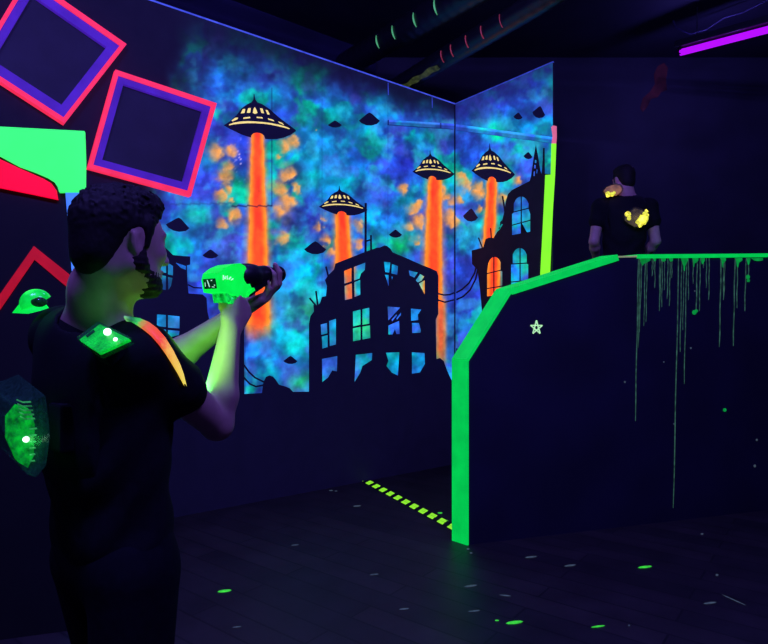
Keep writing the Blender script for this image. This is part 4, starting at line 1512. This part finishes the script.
# right shoulder sensor: a flat square lens tipped back towards the camera
n = N3((-.20, -.66, .72))
cR = P(100.5, 337, 1.17)
quad = [hit(x, y, cR, V(n)) for x, y in ((75.5, 337.5), (98, 320.5), (131.5, 337), (97.5, 352.5))]
bm = bmesh.new()
prism(bm, quad, V(n) * -.020)
bmesh.ops.recalc_face_normals(bm, faces=bm.faces)
bmesh.ops.bevel(bm, geom=list(bm.edges), offset=.004, segments=2, affect='EDGES', profile=.6)
po = obj('shoulder_sensor', bm, M['casing'], vest)
po['label'] = 'square green-lit shoulder sensor'
bm = bmesh.new()
mid = sum(quad, V((0, 0, 0))) / 4
prism(bm, [mid + (q - mid) * .9 - V(n) * .006 for q in quad], V(n) * -.006)
obj('circuit_board', bm, M['board_bright'], po)
bm = bmesh.new()
for (x0, y0, x1, y1) in ((86, 336, 94, 330),):
    pr = [hit(x, y, cR - V(n) * .003, V(n)) for x, y in stroke([(x0, y0), (x1, y1)], 1.6)]
    prism(bm, pr, V(n) * -.003)
obj('chip', bm, M['black_plastic'], po)
for (x, y, r) in ((107.5, 332, .0075), (115.5, 339.5, .004)):
    bm = bmesh.new()
    bmesh.ops.create_icosphere(bm, subdivisions=3, radius=r)
    bmesh.ops.translate(bm, verts=bm.verts, vec=hit(x, y, cR, V(n)))
    obj('led', bm, M['led_white'], po, True)
lamp('led_glow', hit(110, 333, cR, V(n)) + V(n) * .03, .045, (.05, 1, .16), .012, po)
bm = bmesh.new()
box(bm, mid - V(n) * .035, .05, .05, .04, frame_mat(V(n).orthogonal().normalized(), V(n).cross(V(n).orthogonal().normalized()), V(n)), .004)
obj('mount', bm, M['vest'], po)
# far shoulder sensor: domed
bm = bmesh.new()
n = N3((-.35, -.35, .87)); tx = N3(np.cross(n, UPn)); ty = np.cross(n, tx)
c = P(36, 303, 1.44)
n2 = 16
dome = bmesh.new()
bmesh.ops.create_uvsphere(dome, u_segments=24, v_segments=14, radius=1)
bmesh.ops.delete(dome, geom=[v for v in dome.verts if v.co.z < -.05], context='VERTS')
bmesh.ops.holes_fill(dome, edges=dome.edges)
bmesh.ops.transform(dome, matrix=Matrix.Translation(c) @ frame_mat(V(tx), V(ty), V(n)).to_4x4() @ Matrix.Diagonal((.036, .036, .034, 1)), verts=dome.verts)
do = obj('shoulder_sensor', dome, mat('green_lit_dome', (10, 110, 50), .25, emit=(6, 230, 66), strength=.85, vary=.5, scale=22), vest, True)
do['label'] = 'green-lit domed shoulder sensor'
bm = bmesh.new()
cc = P(39, 302, 1.40)
bmesh.ops.create_uvsphere(bm, u_segments=16, v_segments=8, radius=1)
bmesh.ops.transform(bm, matrix=Matrix.Translation(cc) @ Matrix.Diagonal((.019, .012, .012, 1)), verts=bm.verts)
obj('lens', bm, M['screen'], do, True)
bm = bmesh.new()
prism(bm, [P(12, 313, 1.42), P(20, 303, 1.42), P(30, 303, 1.42), P(33, 307, 1.42), P(24, 310, 1.42)], V((.01, .05, 0)))
obj('mount', bm, M['gun_green'], do)
lamp('led_glow', c + V(n) * .05, .05, (.05, 1, .16), .02, do)
# back sensor: tall clear box hanging on the back
bk = P(28, 425, 1.20)
bd = (P(9, 366, 1.31) - P(46, 395, 1.20)) * .72
bn = V(N3((-.25, -.93, .10)))
outline = [(-6, 392), (13, 404.5), (28, 402), (46, 395), (49, 418), (50.5, 437), (46.5, 466), (36, 478.5), (27, 475), (18, 464), (7, 440), (-4, 418)]
ol = [hit(x, y, bk, bn) for x, y in outline]
bm = bmesh.new()
prism(bm, ol, bd)
bmesh.ops.recalc_face_normals(bm, faces=bm.faces)
bmesh.ops.bevel(bm, geom=[e_ for e_ in bm.edges if len(e_.link_faces) == 2 and e_.calc_face_angle(0) > .35], offset=.004, segments=2, affect='EDGES', profile=.6)
bo = obj('back_sensor', bm, M['casing'], vest)
bo['label'] = 'tall clear green-lit back sensor'
bm = bmesh.new()
prism(bm, [hit(x, y, bk, bn) + bd * .22 for x, y in [(14, 424), (24, 412), (37, 416), (41, 430), (40, 462), (34, 474), (24, 468), (14, 446)]], bd * .12)
obj('circuit_board', bm, M['board_green'], bo)
bm = bmesh.new()
for k in range(5):
    y = 402.5 + 4.2 * k
    prism(bm, [hit(px_, py_, bk, bn) + bd * .1 for px_, py_ in stroke([(20 + k * .8, y), (26 + k * .6, y + 2.4), (34 + k, y + 2.0)], 1.0)], bd * .03)
for k in range(6):
    y = 432 + 6.5 * k
    prism(bm, [hit(px_, py_, bk, bn) + bd * .1 for px_, py_ in stroke([(33, y), (40 - k * .4, y - .8)], .9)], bd * .03)
obj('ribs', bm, mat('pale_green_rib', (60, 150, 90), .3, emit=(70, 190, 100), strength=.6, vary=.5, scale=60), bo)
bm = bmesh.new()
bmesh.ops.create_icosphere(bm, subdivisions=3, radius=.0065)
bmesh.ops.translate(bm, verts=bm.verts, vec=hit(29.5, 442.5, bk, bn) + bd * .12)
obj('led', bm, M['led_white'], bo, True)
lamp('led_glow', hit(29.5, 442.5, bk, bn) - bn * -.022 + bd * .05, .05, (.05, 1, .16), .012, bo)
bm = bmesh.new()
box(bm, hit(40, 430, bk, bn) + V(J.f) * .06 + V(J.r) * -.01, .06, .10, .06, frame_mat(V(J.r), V(J.u), V(-J.f)), .006)
obj('mount', bm, M['vest'], bo)
# front sensor on the chest lights the arms, helped by added fill lights
cf = J.chest + J.f * .150 + J.u * .04 + J.r * .035
fo = sensor('chest_sensor', V(tuple(cf)), V(J.r), V(J.u), V(J.f), .12, .12, .05, (.25, .1, .5), .010, .9, vest, 'green-lit chest sensor')
sp_ = bpy.data.lights.new('elbow_fill', 'SPOT')  # added orange spot for the elbow, hanging free above the strap
sp_.energy = .5
sp_.color = (1, .22, .05)
sp_.spot_size = math.radians(11)
sp_.spot_blend = .5
sp_.shadow_soft_size = .006
spo = bpy.data.objects.new('elbow_fill', sp_)
COL.objects.link(spo)
spo.parent = fo
sl_ = P(183, 337, 1.36)
sg_ = bpy.data.lights.new('forearm_fill', 'SPOT')  # added green spot for the forearm, no fixture there
sg_.energy = 2.6
sg_.color = (.20, 1.0, .05)
sg_.spot_size = math.radians(84)
sg_.spot_blend = .6
sg_.shadow_soft_size = .012
sgo = bpy.data.objects.new('forearm_fill', sg_)
COL.objects.link(sgo)
sgo.parent = fo
sgo.location = sl_
sgo.rotation_euler = (P(214, 352, 1.56) - sl_).to_track_quat('-Z', 'Y').to_euler()
lamp('arm_spill_fill', sl_, .22, (.20, 1.0, .05), .012, fo)  # added point light spreading green around the arm
spo.location = sl_
spo.rotation_euler = (P(204, 398, 1.48) - sl_).to_track_quat('-Z', 'Y').to_euler()

# strap over the near shoulder, sensor light painted into its colours
bm = bmesh.new()
sp = [(124, 316, 1.24), (132, 317.4, 1.25), (140, 319.4, 1.255), (148, 323, 1.26), (156, 329, 1.265), (164, 338, 1.27), (171, 349, 1.28), (177, 361, 1.29), (181.5, 372, 1.30), (185, 384, 1.31)]
wd = [2, 5, 7.5, 9, 9.5, 9.5, 8.5, 7, 5, 2]
prev = None
me_v = []
from mathutils.bvhtree import BVHTree
trees = []
for ch in shooter.children:
    if ch.name.split('.')[0] in ('tshirt', 'sensor_vest'):
        trees.append(BVHTree.FromPolygons([v.co for v in ch.data.vertices], [tuple(p.vertices) for p in ch.data.polygons]))
eye = V((0, 0, CAMH))


def on_clothes(x, y, d):
    best = d
    r_ = P(x, y, 1.0) - eye
    for t_ in trees:
        h_ = t_.ray_cast(eye, r_.normalized())
        if h_[0] is not None:
            best = min(best, h_[0].y - .006)
    return P(x, y, best)


for i, (x, y, d) in enumerate(sp):
    a = sp[max(0, i - 1)]; b = sp[min(len(sp) - 1, i + 1)]
    t = V((b[0] - a[0], b[1] - a[1], 0)).normalized()
    nx, ny = -t.y, t.x
    k0, k1, k2 = -.15, .35, .85
    p1 = on_clothes(x + nx * wd[i] * k0, y + ny * wd[i] * k0, d); p2 = on_clothes(x + nx * wd[i] * k2, y + ny * wd[i] * k2, d)
    p3 = on_clothes(x + nx * wd[i] * k1, y + ny * wd[i] * k1, d)
    ring = [bm.verts.new(p) for p in (p1, p3, p2, p2 + V((0, .02, -.012)), p1 + V((0, .02, -.012)))]
    if prev:
        for k in range(5):
            bm.faces.new([prev[k], prev[(k + 1) % 5], ring[(k + 1) % 5], ring[k]])
    prev = ring
ms = bpy.data.materials.new('woven_strap_painted_light')
ms.use_nodes = True
nt = ms.node_tree
b_ = nt.nodes['Principled BSDF']
tc = nt.nodes.new('ShaderNodeTexCoord')
sx_ = nt.nodes.new('ShaderNodeSeparateXYZ')
rp = nt.nodes.new('ShaderNodeValToRGB')
el_ = rp.color_ramp.elements
el_[0].position = 0; el_[0].color = (*lin((120, 190, 110)), 1)
el_[1].position = 1; el_[1].color = (*lin((250, 230, 90)), 1)
for p_, c_ in ((.12, (30, 110, 60)), (.26, (60, 210, 90)), (.4, (225, 110, 60)), (.55, (250, 84, 50)), (.72, (244, 70, 52)), (.86, (255, 190, 80))):
    e_ = el_.new(p_); e_.color = (*lin(c_), 1)
nzz = nt.nodes.new('ShaderNodeTexNoise'); nzz.inputs['Scale'].default_value = 120
ad = nt.nodes.new('ShaderNodeMath'); ad.operation = 'MULTIPLY_ADD'; ad.inputs[1].default_value = .16
sb = nt.nodes.new('ShaderNodeMath'); sb.operation = 'SUBTRACT'; sb.inputs[1].default_value = .08
nt.links.new(tc.outputs['Generated'], sx_.inputs[0]); nt.links.new(tc.outputs['Object'], nzz.inputs['Vector'])
nt.links.new(nzz.outputs['Fac'], ad.inputs[0]); nt.links.new(sx_.outputs['X'], ad.inputs[2]); nt.links.new(ad.outputs[0], sb.inputs[0])
nt.links.new(sb.outputs[0], rp.inputs['Fac'])
nt.links.new(rp.outputs['Color'], b_.inputs['Emission Color']); nt.links.new(rp.outputs['Color'], b_.inputs['Base Color'])
b_.inputs['Emission Strength'].default_value = .85
so = obj('shoulder_strap', bm, ms, vest, True)
so['label'] = 'strap with green and orange light painted on'

# ---------------- the gun
gun = tag(empty('laser_tag_gun', gp(.08, 0, -.05)), 'bright green and black laser tag gun held up by the bearded person', 'toy gun')


def gprofile(name, prof, w, m, parent=None, bev=.008, y0=0.0):
    bm = bmesh.new()
    prism(bm, [gp(x, y0 - w / 2, z) for x, z in prof], V(gy) * w)
    es = [e for e in bm.edges if len(e.link_faces) == 2 and e.calc_face_angle(0) > .5]
    bmesh.ops.recalc_face_normals(bm, faces=bm.faces)
    if bev:
        bmesh.ops.bevel(bm, geom=es, offset=bev, segments=3, affect='EDGES', profile=.5)
    return obj(name, bm, m, parent or gun)


def gs(x, y, z):
    return gp(.007 + (x + .016) * .71, y, z)


def gprofile_s(name, prof, *a):
    return gprofile(name, [(.007 + (x + .016) * .71, z) for x, z in prof], *a)


shell = gprofile_s('body_shell', [(-.014, -.022), (-.016, .010), (-.004, .026), (.03, .037), (.07, .043), (.105, .043), (.128, .034), (.140, .012), (.142, -.018), (.150, -.030), (.150, -.038), (.120, -.040), (.095, -.047), (.07, -.043), (.045, -.034), (.02, -.028)], .060, M['gun_green'], None, .010)
# rear display facing the shooter and the camera
bm = bmesh.new()
prism(bm, [gp(.0058, -.024, -.013), gp(.0052, -.024, .013), gp(.0052, .020, .013), gp(.0058, .020, -.013)], V(gx) * -.002)
sc_o = obj('display', bm, M['screen'], gun)
bm = bmesh.new()
for (y, z), (y2, z2), w in (((.004, .010), (-.001, -.008), .0022), ((-.009, .008), (-.013, .009), .0026), ((-.018, -.004), (-.021, -.004), .0022), ((-.010, -.008), (-.018, -.009), .0016), ((.014, -.006), (.013, .004), .0016)):
    d = V((y2 - y, z2 - z, 0)).normalized(); nn = V((-d.y, d.x, 0)) * w / 2
    prism(bm, [gp(.0032, y + nn.x, z + nn.y), gp(.0032, y2 + nn.x, z2 + nn.y), gp(.0032, y2 - nn.x, z2 - nn.y), gp(.0032, y - nn.x, z - nn.y)], V(gx) * -.0008)
obj('display_digits', bm, M['white_mark'], sc_o)
bm = bmesh.new()
for (x, z), (x2, z2), w in (((.006, .006), (.010, .018), .003), ((.010, .018), (.015, .008), .003), ((.018, .008), (.022, .015), .003), ((.026, .006), (.030, .016), .003), ((.034, .006), (.046, .011), .0034), ((.044, .003), (.056, .006), .0026)):
    d = V((x2 - x, z2 - z, 0)).normalized(); nn = V((-d.y, d.x, 0)) * w / 2
    prism(bm, [gs(x + nn.x, -.0314, z + nn.y), gs(x2 + nn.x, -.0314, z2 + nn.y), gs(x2 - nn.x, -.0314, z2 - nn.y), gs(x - nn.x, -.0314, z - nn.y)], -V(gy) * .0008)
obj('lettering', bm, M['white_mark'], gun)
# ribs and clear shards under the shell
bm = bmesh.new()
for k in range(9):
    x0 = .012 + k * .014 + random.uniform(-.003, .003)
    zz = -.030 - .012 * math.sin(k / 8 * math.pi)
    l = random.uniform(.014, .024)
    prism(bm, [gs(x0, -.029 + .006 * (k % 3), zz), gs(x0 + .011, -.029 + .006 * (k % 3), zz + .006), gs(x0 + .015, -.027, zz - l * .5), gs(x0 + .004, -.027, zz - l)], V(gy) * .05)
obj('clear_ribs', bm, M['gun_shard'], gun)
gprofile_s('side_fin', [(.118, -.034), (.156, -.026), (.160, -.034), (.12, -.044)], .066, M['gun_green'], None, .003)
gprofile_s('grip', [(.060, -.036), (.100, -.040), (.088, -.090), (.070, -.135), (.034, -.132), (.046, -.085)], .034, M['black_plastic'], None, .008)
gprofile_s('trigger', [(.108, -.045), (.116, -.045), (.110, -.070), (.102, -.074)], .010, M['black_plastic'], None, .002)
bm = bmesh.new()
tube(bm, [gs(x, 0, z) for x, z in ((.122, -.036), (.138, -.045), (.140, -.066), (.124, -.080), (.092, -.082))], .0045, 8)
obj('trigger_guard', bm, M['black_plastic'], gun, True)
bm = bmesh.new()
tube(bm, [gp(x, 0, z) for x, z in ((.098, .008), (.108, .006), (.150, .004), (.172, .003), (.178, .003), (.212, .003), (.232, .002), (.244, .001))], [.030, .036, .036, .032, .027, .026, .022, .018], 24)
obj('barrel', bm, M['black_plastic'], gun, True)
gprofile('fore_end', [(.108, -.004), (.200, .0), (.200, -.022), (.114, -.050)], .05, M['black_plastic'], None, .008)
bm = bmesh.new()
bmesh.ops.create_uvsphere(bm, u_segments=24, v_segments=16, radius=.0245)
bmesh.ops.translate(bm, verts=bm.verts, vec=gp(.268, 0, -.002))
mz = obj('muzzle', bm, M['black_plastic'], gun, True)
bm = bmesh.new()
tube(bm, [gp(.244, 0, .0), gp(.262, 0, -.001)], .019, 20)
obj('collar', bm, M['black_metal'], gun, True)
lamp('gun_glow', gp(.06, -.005, -.075), .035, (.05, 1, .2), .02, gun)

# ---------------- the second player on the platform
K = Figure()
K.f, K.r, K.u = facing(82)
bx_, by_ = 2.00, 4.93
zf = PLZ
K.pelvis = np.array((bx_, by_, zf + .96))
K.chest = np.array((bx_ + .01, by_, zf + 1.25))
K.neck0 = np.array((bx_ + .01, by_, zf + 1.47))
K.shR = K.neck0 + K.r * .195 - K.u * .065
K.shL = K.neck0 - K.r * .195 - K.u * .055
K.elR = K.shR + K.r * .045 - K.u * .29 - K.f * .02
K.elL = K.shL - K.r * .055 - K.u * .29 - K.f * .02
K.wrR = K.elR + K.f * .19 - K.u * .14 - K.r * .06
K.wrL = K.elL + K.f * .19 - K.u * .14 + K.r * .06
for nm, s in (('R', 1), ('L', -1)):
    hp = K.pelvis + K.r * s * .095 - K.u * .05
    an = K.pelvis + K.r * s * .12
    an[2] = zf + .078
    kn = (hp + an) / 2 + K.f * .02
    setattr(K, 'hip' + nm, hp); setattr(K, 'kn' + nm, kn); setattr(K, 'an' + nm, an)
kf, kr, ku = facing(100, -4)
KO = K.neck0 + K.u * .155 + K.f * .02
K.neck1 = KO - kf * .022 - ku * .04
relaxed = [(18, 22, 14), (22, 26, 16), (26, 30, 18), (30, 32, 20)]
th = [(.7, .6, .3, .034), (.85, .35, .3, .030), (.9, .1, .35, .024)]
FK = N3(K.f * .8 - K.u * .5)
kh = [(K.wrR, FK, -K.r * .9 - K.u * .3, 1, relaxed, th), (K.wrL, FK, K.r * .9 - K.u * .3, -1, relaxed, th)]
player = make_person(K, .007, 'person', 'dark figure seen from behind on the platform beyond the guard wall, yellow-lit sensors', kh, (KO, kf, kr, ku), M['hair'], False, .42)
kvest = make_vest(K, .009, player)


def amber_pod(name, c, R3, sx, sy, sz, seed, label, dim=False):
    x, y, z = [V(tuple(q)) for q in R3]
    rnd = random.Random(seed)
    n_ = 11
    rim = [c + x * sx * .5 * math.cos(2 * math.pi * k / n_) * rnd.uniform(.86, 1.08) + y * sy * .5 * math.sin(2 * math.pi * k / n_) * rnd.uniform(.86, 1.08) for k in range(n_)]
    bm = bmesh.new()
    prism(bm, [p + z * sz * .4 for p in rim], -z * sz)
    bmesh.ops.recalc_face_normals(bm, faces=bm.faces)
    bmesh.ops.bevel(bm, geom=[e_ for e_ in bm.edges if e_.calc_face_angle(0) > .9], offset=.012, segments=2, affect='EDGES', profile=.6)
    o = obj(name, bm, M['casing_amber'], kvest)
    o['label'] = label
    bm = bmesh.new()
    prism(bm, [c + (p - c) * .86 + z * sz * .1 for p in rim], -z * sz * .3)
    obj('circuit_board', bm, M['amber_glow'] if dim else M['lens_amber'], o)
    spots = [(-.34, .14, .024), (.24, -.12, .040), (.33, .10, .026), (.12, -.36, .024), (-.30, -.02, .018), (.02, -.22, .016), (.36, .28, .014)] if not dim else [(-.30, -.26, .022), (-.10, -.30, .018), (.02, -.22, .012)]
    for (ax, ay, r) in spots:
        bm = bmesh.new()
        bmesh.ops.create_icosphere(bm, subdivisions=2, radius=r)
        for v in bm.verts:
            v.co *= rnd.uniform(.7, 1.25)
        bmesh.ops.scale(bm, vec=(1, .5, 1), verts=bm.verts)
        bmesh.ops.translate(bm, verts=bm.verts, vec=c + x * ax * sx + y * ay * sy + z * sz * .22)
        obj('led', bm, M['led_yellow'], o, True)
    lamp('led_glow', c + z * (sz * .5 + .03), .03 if not dim else .01, (1, .72, .12), .02, o)
    return o


M['amber_glow'] = mat('amber_glowing_lens', (120, 90, 50), .3, emit=(170, 104, 74), strength=.8, vary=.6, scale=14)
kz = V(-K.f); kx = V(K.r); ky = V(K.u)
amber_pod('back_sensor', P(636.5, 217.5, 4.76), (kx, ky, kz), .20, .165, .06, 3, 'yellow-lit clear back sensor')
amber_pod('shoulder_sensor', P(613, 190.5, 4.86), (N3(A(kx) + A(ky) * .15), N3(A(ky) - A(kx) * .15), A(kz)), .16, .105, .07, 5, 'amber-lit shoulder sensor', True)

# faint red reflection painted high on the dark wall under the UV tube
bm = bmesh.new()
reflection_pts = [(640, 108), (643, 98), (650, 92), (655, 84), (654, 74), (658, 66), (664, 63), (668, 68), (666, 80), (667, 90), (661, 92), (658, 97), (651, 99), (648, 106), (643, 112)]
prism(bm, [P(x, y, 7.396) for x, y in reflection_pts], V((0, .003, 0)))
reflection_o = obj('red_reflection', bm, mat('faint_red_reflection', (60, 16, 22), .8, emit=(34, 8, 22), strength=.45, vary=.95, scale=5), bpy.data.objects['wall_back'])

# ------------------------------------------------------------------ world, camera, view
w = bpy.data.worlds.new('dark_room')
w.use_nodes = True
w.node_tree.nodes['Background'].inputs['Color'].default_value = (.01, .008, .03, 1)
w.node_tree.nodes['Background'].inputs['Strength'].default_value = .1
SC.world = w
cam = bpy.data.cameras.new('camera')
cam.sensor_fit = 'HORIZONTAL'
cam.sensor_width = 36
cam.lens = 36 * FPX / 768
cam.shift_y = (CY - 322) / 768
cam.clip_start = .05
co_ = bpy.data.objects.new('camera', cam)
COL.objects.link(co_)
co_.location = (0, 0, CAMH)
co_.rotation_euler = (math.pi / 2, 0, 0)
SC.camera = co_
SC.view_settings.view_transform = 'Standard'
SC.view_settings.look = 'None'
SC.view_settings.exposure = 0
SC.view_settings.gamma = 1
SC.view_settings.use_curve_mapping = False
SC.cycles.use_denoising = True
SC.cycles.max_bounces = 6
SC.cycles.transparent_max_bounces = 12
SC.cycles.sample_clamp_indirect = 4
